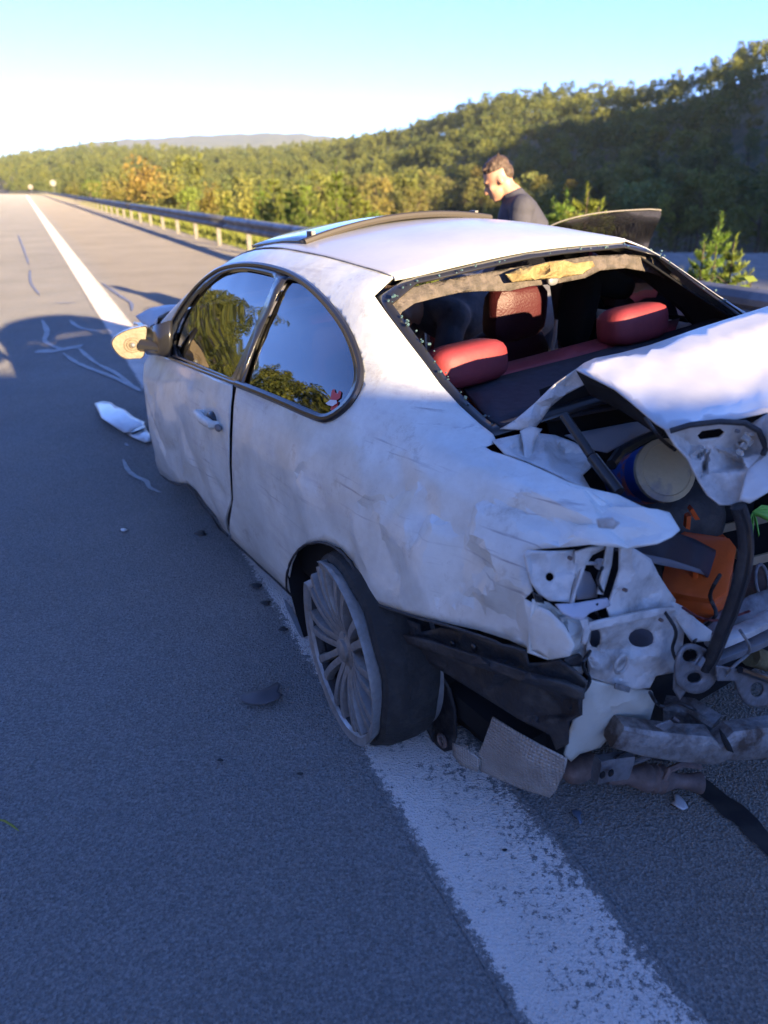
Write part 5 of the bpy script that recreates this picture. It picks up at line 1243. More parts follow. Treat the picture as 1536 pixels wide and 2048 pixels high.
# ---- wheel: bare damaged alloy on the ground, flattened tyre behind it
WC = CI @ (EYE + (Vector((-0.13496616, 1.75169923, 0.33790567)) - EYE) * 1.06)
WN = L(.129, 1, .034).normalized()
def wheel_frame(c, n_):
    z = Vector((0, 0, 1)); z = (z - n_ * z.dot(n_)).normalized(); y = n_.cross(z); return Matrix(((n_.x, y.x, z.x, c.x), (n_.y, y.y, z.y, c.y), (n_.z, y.z, z.z, c.z), (0, 0, 0, 1)))
def make_wheel(M, damaged=True):
    w_ = empty('wheel'); w_.parent = car; w_.matrix_basis = M
    R0 = .268 if damaged else .25
    lipp = [(.004, R0), (.0, R0 - .006), (-.002, R0 - .022), (-.012, R0 - .028), (-.03, R0 - .030), (-.10, R0 - .035), (-.18, R0 - .03), (-.20, R0 - .01), (-.205, R0), (-.19, R0), (-.17, R0 - .018), (-.10, R0 - .024), (-.03, R0 - .012), (-.006, R0 + .001)]
    b = MB(); n_ = 72; K = len(lipp)
    miss = (24, 62) if damaged else (999, 999)              # degrees of broken-away lip
    for i in range(n_):
        a = 2 * math.pi * i / n_; deg = math.degrees(a)
        for k, (x, r) in enumerate(lipp):
            rr_ = r; xx = x
            if miss[0] < deg < miss[1] and (k <= 3 or k >= 12): xx = x - .045 + .006 * math.sin(deg * 1.7); rr_ = r - .004
            if damaged: rr_ += .0015 * math.sin(a * 3 + 1) + (.0015 * noise.noise(Vector((a * 3, k * .1, 0))) if k < 4 or k > 11 else 0)
            b.v.append((xx, rr_ * math.sin(a), rr_ * math.cos(a)))
    b.f = [(i * K + k, i * K + (k + 1) % K, ((i + 1) % n_) * K + (k + 1) % K, ((i + 1) % n_) * K + k) for i in range(n_) for k in range(K)]; b.m = [1 if k in (3, 4, 5, 6) else 2 if k in (9, 10, 11) else 0 for i in range(n_) for k in range(K)]
    b.build('rim', [M_alloy, M_black, M_dirt], w_)  # inner barrel faces black: shade behind the spokes put into colour
    # ten twin spokes, two slim ribs each
    def spoke_mesh(s):
        sb = MB(); N_ = 10; V = []
        for k in range(N_ + 1):
            f = k / N_; r = .046 + (R0 - .064) * f; off = s * (.0115 + .019 * f ** 1.6); hw_ = .0088 + .005 * f ** 4 + .002 * (1 - f) ** 2; x = -.034 + .012 * math.sin(f * 3.1) + .024 * f
            for y_, xx in ((-1.3, -.024), (-1.0, 0), (0, .002), (1.0, 0), (1.3, -.024)): V.append((x + xx, off + hw_ * y_, r))
        sb.add(V, [(k * 5 + q_, k * 5 + q_ + 1, k * 5 + q_ + 6, k * 5 + q_ + 5) for k in range(N_) for q_ in range(4)])
        return sb.mesh('spoke', M_alloy, True, 35)
    sms = [spoke_mesh(-1), spoke_mesh(1)]
    for k in range(20):
        o = link(sms[k % 2], 'spoke', w_); o.rotation_euler = (2 * math.pi * (k // 2 + .3) / 10, 0, 0)
    b = MB(); b.tube([(-.09, 0, 0), (-.035, 0, 0), (-.026, 0, 0)], [.07, .064, .045], 24); b.tube([(-.03, 0, 0), (-.016, 0, 0), (-.012, 0, 0)], [.034, .034, .026], 20)
    for k in range(5):
        a = 2 * math.pi * k / 5; b.tube([(-.05, .05 * math.sin(a), .05 * math.cos(a)), (-.026, .05 * math.sin(a), .05 * math.cos(a))], .008, 6)
    b.build('hub', M_alloy, w_)
    b = MB(); b.tube([(-.13, 0, 0), (-.115, 0, 0)], [.165, .165], 32); b.tube([(-.18, 0, 0), (-.13, 0, 0)], [.215, .215], 24); b.build('brake_disc', M_trim, w_)  # disc coloured black to deepen the shade between the spokes
    # tyre
    tp = [(-.050, R0 - .03), (-.045, R0 - .004), (-.05, R0 + .004), (-.062, R0 + .006), (-.068, R0 + .008), (-.085, R0 + .014), (-.098, R0 + .014), (-.100, R0 + .008), (-.106, R0 + .008), (-.108, R0 + .015), (-.128, R0 + .015), (-.130, R0 + .009), (-.136, R0 + .009), (-.138, R0 + .014), (-.15, R0 + .013), (-.18, R0 + .006), (-.19, R0), (-.18, R0 - .03)]
    if not damaged: tp = [(x + .04, r) for x, r in tp]
    b = MB(); K = len(tp); n_ = 60
    Mi = (CM @ M); MiI = Mi.inverted()
    for i in range(n_):
        a = 2 * math.pi * i / n_
        for x, r in tp:
            v = Vector((x - (-.008 + .010 * noise.noise(Vector((math.sin(a) * 2, math.cos(a) * 2, 1))) if damaged else -.05), r * math.sin(a), r * math.cos(a)))
            if damaged:
                ww = Mi @ v
                if ww.z < .008: 
                    push = .008 - ww.z; v = MiI @ Vector((ww.x, ww.y, .008)); v.x -= push * .7
            b.v.append(tuple(v))
    b.f = [(i * K + k, i * K + k + 1, ((i + 1) % n_) * K + k + 1, ((i + 1) % n_) * K + k) for i in range(n_) for k in range(K - 1)]; b.m = [0] * len(b.f)
    solid(b.build('tyre', M_tyre, w_), .01)
    return w_
wh = make_wheel(wheel_frame(WC, WN)); wh['label'] = 'near rear wheel: dusty alloy rim with broken lip and flat tyre'
make_wheel(wheel_frame(L(0, -.80, .31 - .0), L(0, -1, 0)), False)
make_wheel(wheel_frame(L(2.76, -.80, .31), L(-.1, -1, 0).normalized()), False)
# inner arch
b = MB(); n_ = 20; V = []
for i in range(n_ + 1):
    a = math.radians(-35 + 250 * i / n_)
    for v in (.865, .62): V.append(L(.02 + .375 * math.cos(a), v, .33 + .375 * math.sin(a)))
V2 = [L(.02, .62, .33)]
b.add(V + V2, [(2 * i, 2 * i + 1, 2 * i + 3, 2 * i + 2) for i in range(n_)] + [(2 * i + 1, 2 * n_ + 2, 2 * i + 3) for i in range(n_)]); b.build('wheel_arch', M_cabin, car)

# wires, torn strips and clips in the wreckage
M_wire = mat('black_wire', (.02, .02, .022), .5); M_wire2 = mat('dull_red_wire', (.12, .02, .02), .5); M_wire3 = mat('grey_wire', (.2, .2, .2), .5)
for k, (pts_, uu, m_, r_) in enumerate((([(1205, 1135), (1195, 1160), (1205, 1190), (1190, 1215), (1200, 1238)], -.85, M_wire, .0035), ([(1330, 1225), (1352, 1262), (1345, 1300), (1362, 1330), (1385, 1320)], -.90, M_wire, .004), ([(1180, 1302), (1166, 1330), (1180, 1362), (1160, 1392)], -.85, M_wire, .004),
   ([(1440, 1150), (1420, 1190), (1432, 1230), (1400, 1262), (1380, 1300)], -.88, M_wire, .0045), ([(1365, 1215), (1400, 1235), (1440, 1240), (1500, 1222)], -.88, M_wire2, .003), ([(1100, 1310), (1120, 1345), (1112, 1380), (1135, 1402)], -.80, M_wire3, .0035),
   ([(1300, 1385), (1320, 1412), (1355, 1405), (1390, 1420)], -.88, M_wire, .0045), ([(1230, 1515), (1270, 1500), (1320, 1520), (1360, 1512)], -.84, M_wire, .004), ([(1290, 835), (1320, 875), (1350, 900)], -.80, M_wire, .004), ([(1480, 1260), (1500, 1300), (1470, 1330), (1450, 1352)], -.96, M_wire3, .0035))):
    b = MB(); b.tube([P(x_, y_, u=uu + .012 * math.sin(k + q_)) for q_, (x_, y_) in enumerate(spl(pts_, 4))], r_, 6); b.build('wire', m_, car)
for k, (ol, uu, m_) in enumerate((([(1160, 1240), (1176, 1236), (1182, 1262), (1172, 1290), (1164, 1286), (1168, 1262)], -.875, M_inner), ([(1128, 1318), (1160, 1308), (1172, 1322), (1160, 1334), (1136, 1332)], -.84, M_black), ([(1350, 1345), (1368, 1352), (1372, 1384), (1360, 1400), (1348, 1380)], -.89, M_grey),
   ([(1232, 1366), (1262, 1376), (1258, 1386), (1230, 1378)], -.862, M_dirt), ([(1066, 1184), (1082, 1190), (1090, 1208), (1072, 1204)], -.82, M_trim), ([(1196, 1040), (1226, 1036), (1240, 1046), (1228, 1058), (1200, 1056)], -.99, M_inner), ([(1095, 1300), (1130, 1312), (1150, 1330), (1120, 1326), (1094, 1312)], -.815, M_rust), ([(1310, 1452), (1340, 1440), (1352, 1450), (1330, 1464)], -.90, M_grey))):
    sheet('torn_strip', [(x_, y_, uu) for x_, y_ in ol], m_, car, step=5, crumple=.008, fq=30)
for x_, y_, uu in ((1322, 1240, -.89), (1250, 1180, -.875), (1140, 1116, -.825), (1420, 1300, -.94), (1475, 862, -.915)):
    b = MB(); c0 = P(x_, y_, u=uu); b.tube([c0 + Vector((0, .004, 0)), c0 - Vector((0, .004, 0))], .004, 8); b.build('bolt', M_grey if (x_ + y_) % 2 else M_rust, car)
sheet('dash_panel', [(1078, 588, 1.5), (1128, 582, 1.5), (1134, 662, 1.5), (1084, 670, 1.5)], M_red, car, step=20)
# ================================================================== people
def remesh(o, vs=.012, it=3):
    md = o.modifiers.new('fuse', 'REMESH'); md.mode = 'VOXEL'; md.voxel_size = vs; md.use_smooth_shade = True
    if it:
        m2 = o.modifiers.new('soften', 'SMOOTH'); m2.iterations = it; m2.factor = .5
    return o
M_skin = mat('skin', (.50, .29, .20), .5, col2=(.44, .23, .15), noise_scale=14)
M_hair = mat('dark_brown_hair', (.05, .03, .02), .6, bump=.8, bump_scale=60, col2=(.10, .065, .045), noise_scale=40)
M_jacket = mat('dark_blue_grey_jacket', (.055, .055, .075), .85, col2=(.045, .045, .06), noise_scale=9, bump=.35, bump_scale=18)
M_jacket2 = mat('charcoal_sweater', (.12, .12, .135), .9, col2=(.08, .08, .09), noise_scale=8, bump=.4, bump_scale=20)
M_trous = mat('dark_trousers', (.03, .032, .045), .85, bump=.3, bump_scale=20)
M_shoe = mat('black_shoes', (.02, .02, .02), .5)
M_eye = mat('eye', (.04, .03, .025), .2)
def make_person(label, J, fwd, tilt, jacket, collar_up=False):
    """J: joints in world space; the body is fused into one skin, clothes and hair are its children"""
    root = empty('person', Matrix.Translation((J['ankle'][0] + J['ankle'][1]) / 2 * 1.0), label, 'person')
    off = root.matrix_world.inverted()
    G = {k: ([off @ p for p in v] if isinstance(v, list) else off @ v) for k, v in J.items()}
    f = fwd.normalized(); z = Vector((0, 0, 1)); side = z.cross(f).normalized()      # side = the person's left
    hd = (f * math.cos(tilt) - z * math.sin(tilt)).normalized(); hu = side.cross(hd).normalized() * -1
    if hu.z < 0: hu = -hu
    Rh = Matrix((hd, side, hu)).transposed()
    hc = G['head']
    def hp(a, b, c): return hc + Rh @ Vector((a, b, c))
    b = MB()
    b.ball(hp(-.012, 0, .028), (.094, .076, .092), 20, 14, 0, Rh)               # skull
    b.ball(hp(.028, 0, -.045), (.062, .056, .078), 18, 12, 0, Rh)               # face and jaw
    b.ball(hp(.066, 0, -.098), (.022, .026, .020), 12, 8, 0, Rh)                # chin
    b.ball(hp(.078, 0, .022), (.016, .048, .012), 12, 8, 0, Rh)                 # brow
    b.tube([hp(.078, 0, .012), hp(.094, 0, -.012), hp(.106, 0, -.036), hp(.086, 0, -.046)], [.010, .012, .016, .010], 10)   # nose
    b.ball(hp(.080, 0, -.066), (.012, .024, .007), 10, 6, 0, Rh); b.ball(hp(.078, 0, -.078), (.012, .021, .007), 10, 6, 0, Rh)
    for s in (-1, 1):
        b.ball(hp(.055, s * .038, -.022), (.026, .020, .022), 10, 8, 0, Rh)     # cheek
        b.ball(hp(-.012, s * .078, -.012), (.020, .010, .033), 12, 8, 0, Rh)    # ear
    b.tube([G['neck'], G['neck'].lerp(hc, .5), hp(-.03, 0, -.03)], [.062, .056, .054], 14)
    b.tube([G['pelvis'], G['pelvis'].lerp(G['chest'], .5), G['chest'], G['neck']], [.145, .125, .15, .07], 16)
    for s in (0, 1):
        sh, el, wr = G['shoulder'][s], G['elbow'][s], G['wrist'][s]
        b.tube([G['chest'].lerp(G['neck'], .6), sh, sh.lerp(el, .5), el, el.lerp(wr, .45), wr], [.075, .058, .049, .040, .039, .027], 12)
        hip, kn, an, to = G['hip'][s], G['knee'][s], G['ankle'][s], G['toe'][s]
        b.tube([G['pelvis'], hip, hip.lerp(kn, .5), kn, kn.lerp(an, .4), an], [.11, .088, .078, .056, .055, .036], 12)
        b.tube([an, an.lerp(to, .5) - Vector((0, 0, .03)), to], [.04, .042, .03], 10)
        # hand: palm, four unequal bent fingers, thumb from the side of the palm
        hdir = (wr - el).normalized(); hs = side if abs(hdir.dot(side)) < .8 else f; hs = (hs - hdir * hs.dot(hdir)).normalized(); hn = hdir.cross(hs)
        pc = wr + hdir * .05
        b.tube([wr, pc, wr + hdir * .095], [.026, .038, .036], 10, flat=.5 if False else .8)
        for k, ln in enumerate((.072, .082, .077, .060)):
            r0 = wr + hdir * .092 + hs * (.027 - .018 * k)
            b.tube([r0 - hdir * .02, r0 + hdir * ln * .4 + hn * .006, r0 + hdir * ln * .75 + hn * .022, r0 + hdir * ln * .9 + hn * .040], [.0095, .009, .0085, .007], 8)
        t0 = wr + hdir * .03 + hs * .026; b.tube([t0 - hs * .01, t0 + hs * .025 + hdir * .025, t0 + hs * .032 + hdir * .058], [.013, .011, .009], 8)
    remesh(b.build('body', M_skin, root), .009, 4)
    # clothes
    j = MB()
    j.tube([G['pelvis'] + Vector((0, 0, -.05)), G['pelvis'].lerp(G['chest'], .35), G['pelvis'].lerp(G['chest'], .7), G['chest'], G['chest'].lerp(G['neck'], .65), G['neck']], [.172, .162, .170, .178, .125, .075], 18)
    for s in (0, 1):
        sh, el, wr = G['shoulder'][s], G['elbow'][s], G['wrist'][s]
        j.tube([G['chest'].lerp(G['neck'], .55), sh, sh.lerp(el, .5), el, el.lerp(wr, .5), wr.lerp(el, .06)], [.105, .082, .068, .058, .052, .042], 12)
        j.ball(sh, (.083, .083, .083), 12, 8)
    if collar_up: j.tube([G['neck'] + Vector((0, 0, -.03)), G['neck'].lerp(hp(-.03, 0, -.06), .45)], [.085, .072], 16)
    jo = remesh(j.build('jacket', jacket, root), .014, 5)
    t = MB()
    for s in (0, 1):
        hip, kn, an = G['hip'][s], G['knee'][s], G['ankle'][s]
        t.tube([G['pelvis'] + Vector((0, 0, .04)), hip, hip.lerp(kn, .5), kn, kn.lerp(an, .5), an + Vector((0, 0, .02))], [.14, .112, .098, .076, .072, .066], 12)
    remesh(t.build('trousers', M_trous, root), .014, 4)
    for s in (0, 1):
        an, to = G['ankle'][s], G['toe'][s]; q = MB(); d = (to - an); d.z = 0; d.normalize()
        q.tube([an - d * .05 - Vector((0, 0, .03)), an + d * .02 - Vector((0, 0, .02)), an.lerp(to, .6) - Vector((0, 0, .015)), to + d * .01], [.05, .056, .048, .034], 12); q.build('shoe', M_shoe, root)
    h = MB()
    g_ = random.Random(int(abs(hc.x) * 1000) + 3)
    h.ball(hp(-.020, 0, .070), (.090, .076, .068), 22, 12, 0, Rh)
    h.ball(hp(-.062, 0, .020), (.052, .070, .062), 18, 10, 0, Rh)
    for k in range(46):
        a = g_.uniform(-1.2, 1.2); x = g_.uniform(-.065, .035); p0 = hp(x, math.sin(a) * .070, .052 + math.cos(a) * .070 - max(0, x) * .25)
        h.tube([p0, p0 + Rh @ Vector((g_.uniform(-.01, .014), g_.uniform(-.015, .015), g_.uniform(.006, .022)))], [.013, .005], 6)
    for k in range(9):
        p0 = hp(.050, -.05 + .0125 * k, .092); h.tube([p0, p0 + Rh @ Vector((.004, g_.uniform(-.008, .008), .018 + g_.uniform(-.008, .01)))], [.015, .006], 6)
    remesh(h.build('hair', M_hair, root), .007, 1)
    for s in (-1, 1):
        e = MB(); e.ball(hp(.076, s * .033, -.002), (.008, .010, .006), 10, 6, 0, Rh); e.build('eye', M_eye, root)
        e = MB(); e.tube([hp(.089, s * .016, .020), hp(.090, s * .034, .026), hp(.080, s * .054, .020)], [.002, .003, .002], 6); e.build('eyebrow', M_hair, root)
    return root
# standing man beyond the roof, looking down to his left
def W3(p): return Vector(p)
Yp = 5.35
B0 = at_dist(1046, 400, Yp); B0.z = 0
f1 = Vector((-1, .12, 0)).normalized(); s1 = Vector((0, 0, 1)).cross(f1)
def q1(f, s, z): return B0 + f1 * f + s1 * s + Vector((0, 0, z))
J = dict(pelvis=q1(-.04, 0, .92), chest=q1(.0, 0, 1.22), neck=q1(.055, 0, 1.42), head=q1(.165, 0, 1.515),
         shoulder=[q1(.01, .175, 1.35), q1(.01, -.175, 1.35)], elbow=[q1(.04, .26, 1.08), q1(.04, -.26, 1.08)], wrist=[q1(.24, .20, .93), q1(.22, -.20, .93)],
         hip=[q1(-.04, .09, .88), q1(-.04, -.09, .88)], knee=[q1(.02, .11, .48), q1(-.02, -.11, .48)], ankle=[q1(-.02, .12, .09), q1(-.06, -.12, .09)], toe=[q1(.15, .14, .04), q1(.11, -.14, .04)])
make_person('dark-haired man in a blue-grey jacket standing beyond the car roof, looking down', J, f1, math.radians(30), M_jacket, True)
# second person, bent into the cabin through the far door
def cw(u, v, w): return CM @ L(u, v, w)
f2 = (cw(1.45, .2, .9) - cw(1.35, -.8, .9)); f2.z = 0; f2.normalize(); s2 = Vector((0, 0, 1)).cross(f2)
g0 = cw(1.38, -1.16, 0); g0.z = 0
def q2(f, s, z): return g0 + f2 * f + s2 * s + Vector((0, 0, z))
pel = q2(.0, 0, .90); ch = cw(1.36, -.60, .90); nk = cw(1.40, -.40, .93); hd_ = cw(1.44, -.30, .925)
J = dict(pelvis=pel, chest=ch, neck=nk, head=hd_, shoulder=[ch + s2 * .16 + f2 * .10, ch - s2 * .16 + f2 * .10], elbow=[ch + s2 * .22 + f2 * .2 + Vector((0, 0, -.22)), ch - s2 * .22 + f2 * .2 + Vector((0, 0, -.22))],
         wrist=[ch + s2 * .15 + f2 * .36 + Vector((0, 0, -.36)), ch - s2 * .15 + f2 * .36 + Vector((0, 0, -.36))],
         hip=[q2(-.02, .09, .86), q2(-.02, -.09, .86)], knee=[q2(.03, .11, .47), q2(-.05, -.11, .47)], ankle=[q2(0, .12, .09), q2(-.16, -.12, .09)], toe=[q2(.16, .13, .04), q2(.0, -.13, .04)])
make_person('person in a charcoal top bent over inside the cabin, seen through the missing rear window', J, f2, math.radians(40), M_jacket2)

# ================================================================== things in the open boot
M_orange = mat('orange_plastic', (.62, .10, .015), .45, coat=.2, bump=.15, bump_scale=40)
M_card = mat('brown_cardboard', (.40, .29, .18), .85, col2=(.33, .23, .14), noise_scale=12, bump=.2, bump_scale=30)
M_green = mat('lime_plastic', (.22, .55, .10), .5)
M_blue = mat('blue_can_label', (.02, .09, .42), .35, coat=.3)
M_cream = mat('cream_lid', (.50, .42, .27), .45, col2=(.22, .21, .22), noise_scale=7, lo=.46, hi=.60, bump=.2, bump_scale=25)
def world(p): return CM @ p
def thing_at(name, lab, cat, c, R=None):
    M = Matrix.Translation(CM @ c) @ (CM.to_quaternion().to_matrix().to_4x4())
    if R is not None: M = M @ R.to_4x4()
    return empty(name, M, lab, cat)
# orange toolbox
c = P(1396, 1168, u=-.70)
t = thing_at('toolbox', 'orange plastic toolbox lying in the open boot', 'toolbox', c, Matrix.Rotation(.5, 3, 'Z') @ Matrix.Rotation(-.35, 3, 'Y'))
b = MB(); cushion(b, (0, 0, -.01), (.105, .075, .072), None, 7); b.build('case', M_orange, t)
b = MB(); cushion(b, (0, 0, .068), (.108, .078, .014), None, 7); b.build('lid', M_orange, t)
b = MB(); b.box((.01, -.071, .0), (.006, .004, .045), Matrix.Rotation(.5, 3, 'Y')); b.build('latch_slot', M_cabin, t)
b = MB(); b.tube([(-.05, 0, .07), (-.045, 0, .10), (.045, 0, .10), (.05, 0, .07)], .008, 8); b.build('handle', M_orange, t)
c = P(1448, 1128, u=-.66)
t = thing_at('jack_handle', 'short orange handle poking up beside the toolbox', 'tool', c, Matrix.Rotation(-.5, 3, 'Y'))
b = MB(); cushion(b, (0, 0, 0), (.022, .016, .045), None, 3); b.build('grip', M_orange, t)
b = MB(); b.tube([(0, 0, -.12), (0, 0, -.03)], .01, 8); b.build('shaft', M_grey, t)
for (px, py, lab) in ((1438, 1079, 'small orange tag above the toolbox in the boot'), (1386, 1026, 'small orange cap under the blue can in the boot'), (1374, 1042, 'flat orange strip below the blue can')):
    b = MB(); b.box((0, 0, 0), (.020, .012, .005), Matrix.Rotation(.4 + px, 3, 'Y'), taper=.8); o = b.build('orange_tag', M_orange); o.matrix_world = Matrix.Translation(CM @ P(px, py, u=-.66)); tag(o, lab, 'tag')
# blue can with cream lid lying on its side
a_ = P(1262, 958, u=-.48); e_ = P(1332, 940, u=-.63); ax = (e_ - a_).normalized(); ln = (e_ - a_).length
x_ = ax.orthogonal().normalized(); y_ = ax.cross(x_)
t = empty('paint_can', CM @ Matrix(((x_.x, y_.x, ax.x, a_.x), (x_.y, y_.y, ax.y, a_.y), (x_.z, y_.z, ax.z, a_.z), (0, 0, 0, 1))), 'blue can with a cream lid lying on its side in the boot', 'can')
b = MB(); b.tube([(0, 0, -.02), (0, 0, 0), (0, 0, ln - .02), (0, 0, ln - .012)], [.068, .074, .074, .078], 28); b.build('can_body', M_blue, t)
b = MB(); b.tube([(0, 0, ln - .013), (0, 0, ln), (0, 0, ln + .004), (0, 0, ln + .0041)], [.080, .080, .074, .01], 28); b.tube([(.066 * math.cos(q), .066 * math.sin(q), ln + .003) for q in [2 * math.pi * k / 30 for k in range(31)]], .003, 6, cap=False); b.build('lid', M_cream, t)
b = MB(); b.tube([(0, 0, ln * .25), (0, 0, ln * .6)], [.0746, .0746], 28, cap=False); b.build('label_band', mat('pale_red_label', (.32, .10, .09), .5, col2=(.04, .12, .42), noise_scale=14, lo=.45, hi=.52), t)
# bag below the can
c = P(1330, 1045, u=-.50)
b = MB(); cushion(b, (0, 0, 0), (.17, .11, .12), Matrix.Rotation(.3, 3, 'Z'), 2.6)
o = b.build('black_bag', M_black); o.matrix_world = Matrix.Translation(CM @ c); tag(o, 'soft black bag under the blue can in the boot', 'bag')
# cardboard tray with green plastic leaves, tin
c = P(1530, 1085, u=-.50)
t = thing_at('cardboard_box', 'low open cardboard box in the boot', 'box', c, Matrix.Rotation(-.25, 3, 'Z'))
for nm, cc, hh in (('side_panel', (0, -.11, 0), (.16, .004, .035)), ('side_panel', (0, .11, 0), (.16, .004, .035)), ('end_panel', (-.16, 0, 0), (.004, .106, .035)), ('end_panel', (.16, 0, 0), (.004, .106, .035)), ('base_panel', (0, 0, -.032), (.156, .106, .003))):
    b = MB(); b.box(cc, hh); b.build(nm, M_card, t, False)
c = P(1505, 1025, u=-.52)
t = thing_at('plastic_plant', 'bright green plastic straps in the cardboard box', 'strap', c)
g_ = random.Random(9)
for k in range(11):
    a = g_.uniform(-2.6, .6); ln = g_.uniform(.06, .13); d_ = Vector((math.cos(a), -.4, math.sin(a) * .6 + .35)).normalized(); sd = d_.cross(Vector((0, 1, .3))).normalized() * .011
    b = MB(); b.add([-sd * .4, sd * .4, d_ * ln * .5 + sd, d_ * ln * .5 - sd, d_ * ln + Vector((0, 0, -.02)) + sd * .6, d_ * ln + Vector((0, 0, -.02)) - sd * .6], [(0, 1, 2, 3), (3, 2, 4, 5)]); o = b.build('leaf', M_green, t); solid(o, .003, 0)
c = P(1524, 1162, u=-.72)
t = thing_at('open_tin', 'round open tin with a bright rim in the boot', 'tin', c, Matrix.Rotation(1.2, 3, 'X') @ Matrix.Rotation(.3, 3, 'Y'))
b = MB(); b.tube([(0, 0, -.06), (0, 0, 0)], [.044, .046], 24, cap=False); b.tube([(0, 0, -.05), (0, 0, -.048)], [.043, .043], 24); b.build('can_body', M_rust, t)
b = MB(); q = [2 * math.pi * k / 28 for k in range(29)]; b.tube([(.046 * math.cos(a), .046 * math.sin(a), 0) for a in q], .005, 8, cap=False); b.build('rim', M_grey, t)
# dark plastic boot trim piece hanging loose (part of the car)
sheet('boot_trim', [(1216, 1092, -.80), (1290, 1086, -.78), (1355, 1066, -.74), (1390, 1078, -.72), (1440, 1105, -.72), (1470, 1150, -.74), (1476, 1200, -.76), (1462, 1212, -.76), (1440, 1180, -.76), (1410, 1150, -.76), (1380, 1138, -.77), (1320, 1124, -.80), (1280, 1112, -.82), (1240, 1104, -.82)], mat('navy_black_trim', (.02, .022, .035), .45), car, step=9, crumple=.006)
sheet('trim_edge', [(1232, 1098, -.83), (1290, 1108, -.83), (1345, 1120, -.81), (1400, 1138, -.78), (1410, 1150, -.78), (1380, 1142, -.79), (1320, 1130, -.82), (1275, 1118, -.84)], mat('grey_trim_edge', (.16, .17, .20), .55), car, step=8, crumple=.004)

# ================================================================== on the asphalt
def gpts(L_, z=.004): return [ground_at(a, b, z) for a, b in L_]
M_spill = mat('dried_coolant', (.26, .265, .27), .6, col2=(.16, .16, .155), noise_scale=9, lo=.4, hi=.7)
M_dark = mat('dark_oil', (.018, .018, .02), .5, col2=(.04, .038, .035), noise_scale=16)
SP = [([(84, 640), (94, 662), (90, 682), (112, 694), (132, 700)], 9), ([(140, 640), (160, 655), (206, 664)], 8), ([(72, 702), (110, 701), (166, 690)], 22), ([(158, 696), (190, 724), (232, 746), (274, 778)], 9), ([(126, 706), (160, 728), (222, 752), (264, 772), (282, 782)], 11),
      ([(246, 918), (262, 946), (292, 962), (300, 975), (322, 985)], 10), ([(112, 606), (146, 606)], 10), ([(60, 540), (62, 566), (80, 590)], 4), ([(205, 566), (235, 588), (262, 606), (264, 622)], 6), ([(36, 470), (48, 500), (58, 530)], 3), ([(250, 886), (256, 892)], 6), ([(570, 1200), (590, 1240), (606, 1275)], 10)]
b = MB(); g_ = random.Random(12)
for li_, (pl_, wpx) in enumerate(SP):
    s_ = spl(pl_, 7); pp = gpts(s_, .0045 + .0006 * li_); px_m = [(ground_at(a + 1, c, 0) - ground_at(a, c, 0)).length for a, c in s_]
    vs = []
    for i, p in enumerate(pp):
        tn = (pp[min(i + 1, len(pp) - 1)] - pp[max(i - 1, 0)]).normalized(); n_ = Vector((-tn.y, tn.x, 0)); w = wpx * px_m[i] * .5 * (1 + .45 * noise.noise(p * 4)) * (1.5 if abs(tn.x) > .9 and wpx > 15 else 1) * min(1, .35 + 4 * min(i, len(pp) - 1 - i) / len(pp))
        vs += [p - n_ * w * (1 + .4 * noise.noise(p * 9)), p + n_ * w * (1 + .4 * noise.noise(p * 11 + Vector((3, 0, 0))))]
    b.add(vs, [(2 * i, 2 * i + 1, 2 * i + 3, 2 * i + 2) for i in range(len(pp) - 1)])
tag(b.build('fluid_spill', M_spill, None, False), 'pale dried fluid streaks on the asphalt ahead of the car door', 'spill', kind='stuff')
b = MB(); pp = gpts([(1372, 1556), (1420, 1586), (1480, 1634), (1540, 1690), (1640, 1790)], .005); vs = []
for i, p in enumerate(spl([tuple(q) for q in pp], 6)):
    p = Vector(p); vs += [p + Vector((-.026, -.02, 0)) * (1 + .3 * noise.noise(p * 20)), p + Vector((.026, .022, 0)) * (1 + .3 * noise.noise(p * 23))]
b.add(vs, [(2 * i, 2 * i + 1, 2 * i + 3, 2 * i + 2) for i in range(len(vs) // 2 - 1)])
tag(b.build('oil_streak', M_dark, None, False), 'black streak on the asphalt below the exhaust', 'stain', kind='stuff')
def debris(name, outl, lab, cat, m, z=.006, bow=.02, step=6, crum=.006, thick=.003):
    V, T = fill(outl, [], step); c = V.mean(0); rr_ = np.abs(V - c).max(0); X = []
    for a, d_ in V:
        k = 1 - ((a - c[0]) / rr_[0]) ** 2 * .5 - ((d_ - c[1]) / rr_[1]) ** 2 * .5
        p = ground_at(a, d_, z + bow * max(0, k)); p.z += crum * noise.noise(p * 22) + crum; X.append(tuple(p))
    X = np.array(X); cc = X[T]; fl = np.cross(cc[:, 1] - cc[:, 0], cc[:, 2] - cc[:, 0])[:, 2] < 0; T[fl] = T[fl][:, ::-1]
    o0 = X.mean(0); o0[2] = 0
    me = np_mesh(name, X - o0, T, m); o = link(me, name); o.location = o0; solid(o, thick); tag(o, lab, cat); return o
debris('body_fragment', [(189, 808), (205, 803), (222, 806), (232, 814), (250, 820), (268, 836), (290, 846), (286, 856), (262, 866), (248, 866), (225, 852), (203, 838)], 'larger white body panel fragment on the asphalt beside the door', 'debris', M_white_paint, bow=.05)
debris('body_fragment', [(252, 868), (268, 866), (290, 858), (300, 868), (302, 884), (290, 886), (268, 876)], 'smaller white panel fragment next to the larger one by the door', 'debris', M_white_paint, bow=.02)
debris('rubber_strip', [(258, 866), (274, 858), (290, 850), (292, 857), (276, 866), (264, 870)], 'black rubber strip across the white fragments by the door', 'debris', M_trim, z=.02, step=4)
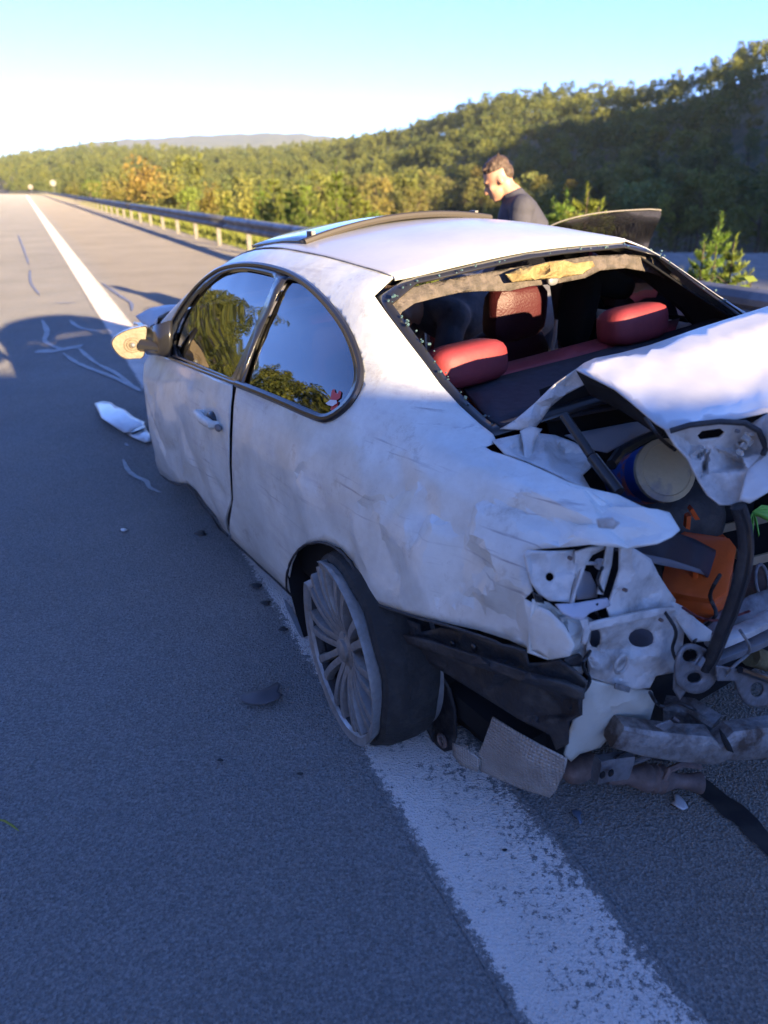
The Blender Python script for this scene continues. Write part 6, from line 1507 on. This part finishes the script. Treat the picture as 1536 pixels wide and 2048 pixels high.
debris('plastic_fragment', [(478, 1394), (500, 1386), (530, 1380), (556, 1366), (560, 1374), (556, 1386), (566, 1392), (558, 1400), (530, 1410), (505, 1412), (484, 1406)], 'grey plastic fragment on the asphalt left of the rear wheel', 'debris', mat('grey_plastic', (.075, .075, .085), .6), bow=.02)
debris('paint_chip', [(1342, 1606), (1350, 1602), (1347, 1590), (1353, 1586), (1362, 1594), (1372, 1606), (1376, 1616), (1366, 1621), (1354, 1614)], 'white heart-shaped chip on the asphalt behind the car', 'debris', M_white_paint, bow=.006, step=5, crum=.002)
debris('plastic_chip', [(1143, 1622), (1152, 1618), (1164, 1626), (1160, 1632), (1164, 1646), (1160, 1650), (1154, 1636), (1146, 1630)], 'blue-grey shard on the asphalt under the heat shield', 'debris', mat('blue_shard', (.10, .14, .20), .4), bow=.005, step=5, crum=.002)
for (px, py, s, lab) in ((401, 1066, 11, 'black chip on the asphalt below the door'), (512, 1172, 12, 'black chip beside the sill ahead of the wheel'), (532, 1206, 10, 'black chip nearest the wheel arch front'), (566, 1258, 9, 'black chip by the front of the rear wheel'), (247, 1060, 7, 'pale chip on the asphalt left of the door'), (600, 1548, 6, 'small dark chip left of the edge line'), (440, 1520, 6, 'tiny dark chip on open asphalt'), (1010, 1700, 5, 'tiny chip on the white line')):
    ol = [(px + s * (1 + .4 * math.sin(a * 3 + px)) * math.cos(a), py + s * .45 * math.sin(a)) for a in np.linspace(0, 6.28, 9, endpoint=False)]
    debris('plastic_chip', ol, lab, 'debris', M_black if 'pale' not in lab else M_white_paint, bow=.006, step=4, crum=.002)
b = MB(); pp = [ground_at(a, c, z) for a, c, z in ((-6, 1638, .01), (10, 1642, .02), (26, 1652, .016), (38, 1662, .005))]
b.tube(pp, [.002, .003, .003, .001], 6); tag(b.build('grass_blade', M_leaf[5]), 'single green grass blade on the asphalt at the road side', 'grass blade')

# ================================================================== unseen van added behind the camera to cast the foreground shade
VR = rd(-9.5, 1.92); va = np.interp(-9.5, _rs, _pp[:, 2]) - math.pi / 2
van = empty('shade_van', Matrix.Translation(VR) @ Matrix.Rotation(va, 4, 'Z') @ Matrix.Rotation(math.radians(8), 4, 'Y'), 'unseen white box van added behind the camera to shade the wrecked car', 'van')
M_van = mat('van_paint', (.6, .6, .6), .4, coat=.4)
hw, H0 = 1.15, 2.32
pr = [(-4.6, .35), (-4.6, H0 - .08), (-4.5, H0), (2.78, H0), (2.88, H0 - .03), (3.0, H0 - .25), (3.02, .9), (3.0, .35)]
b = MB(); b.v = [(-hw, y, z) for y, z in pr] + [(hw, y, z) for y, z in pr]; n_ = len(pr)
b.f = [tuple(range(n_)), tuple(range(2 * n_ - 1, n_ - 1, -1))] + [(i, i + n_, (i + 1) % n_ + n_, (i + 1) % n_) for i in range(n_)]; b.m = [0] * len(b.f)
b.build('body', M_van, van, False)
for x in (-1, 1):
    for y in (-3.0, 1.9):
        b = MB(); b.tube([(x * .85, y, .33), (x * 1.13, y, .33)], .33, 24); b.build('wheel', M_tyre, van)
b = MB(); b.box((0, 3.02, 1.40), (.95, .01, .28)); b.build('windscreen', M_trim, van)
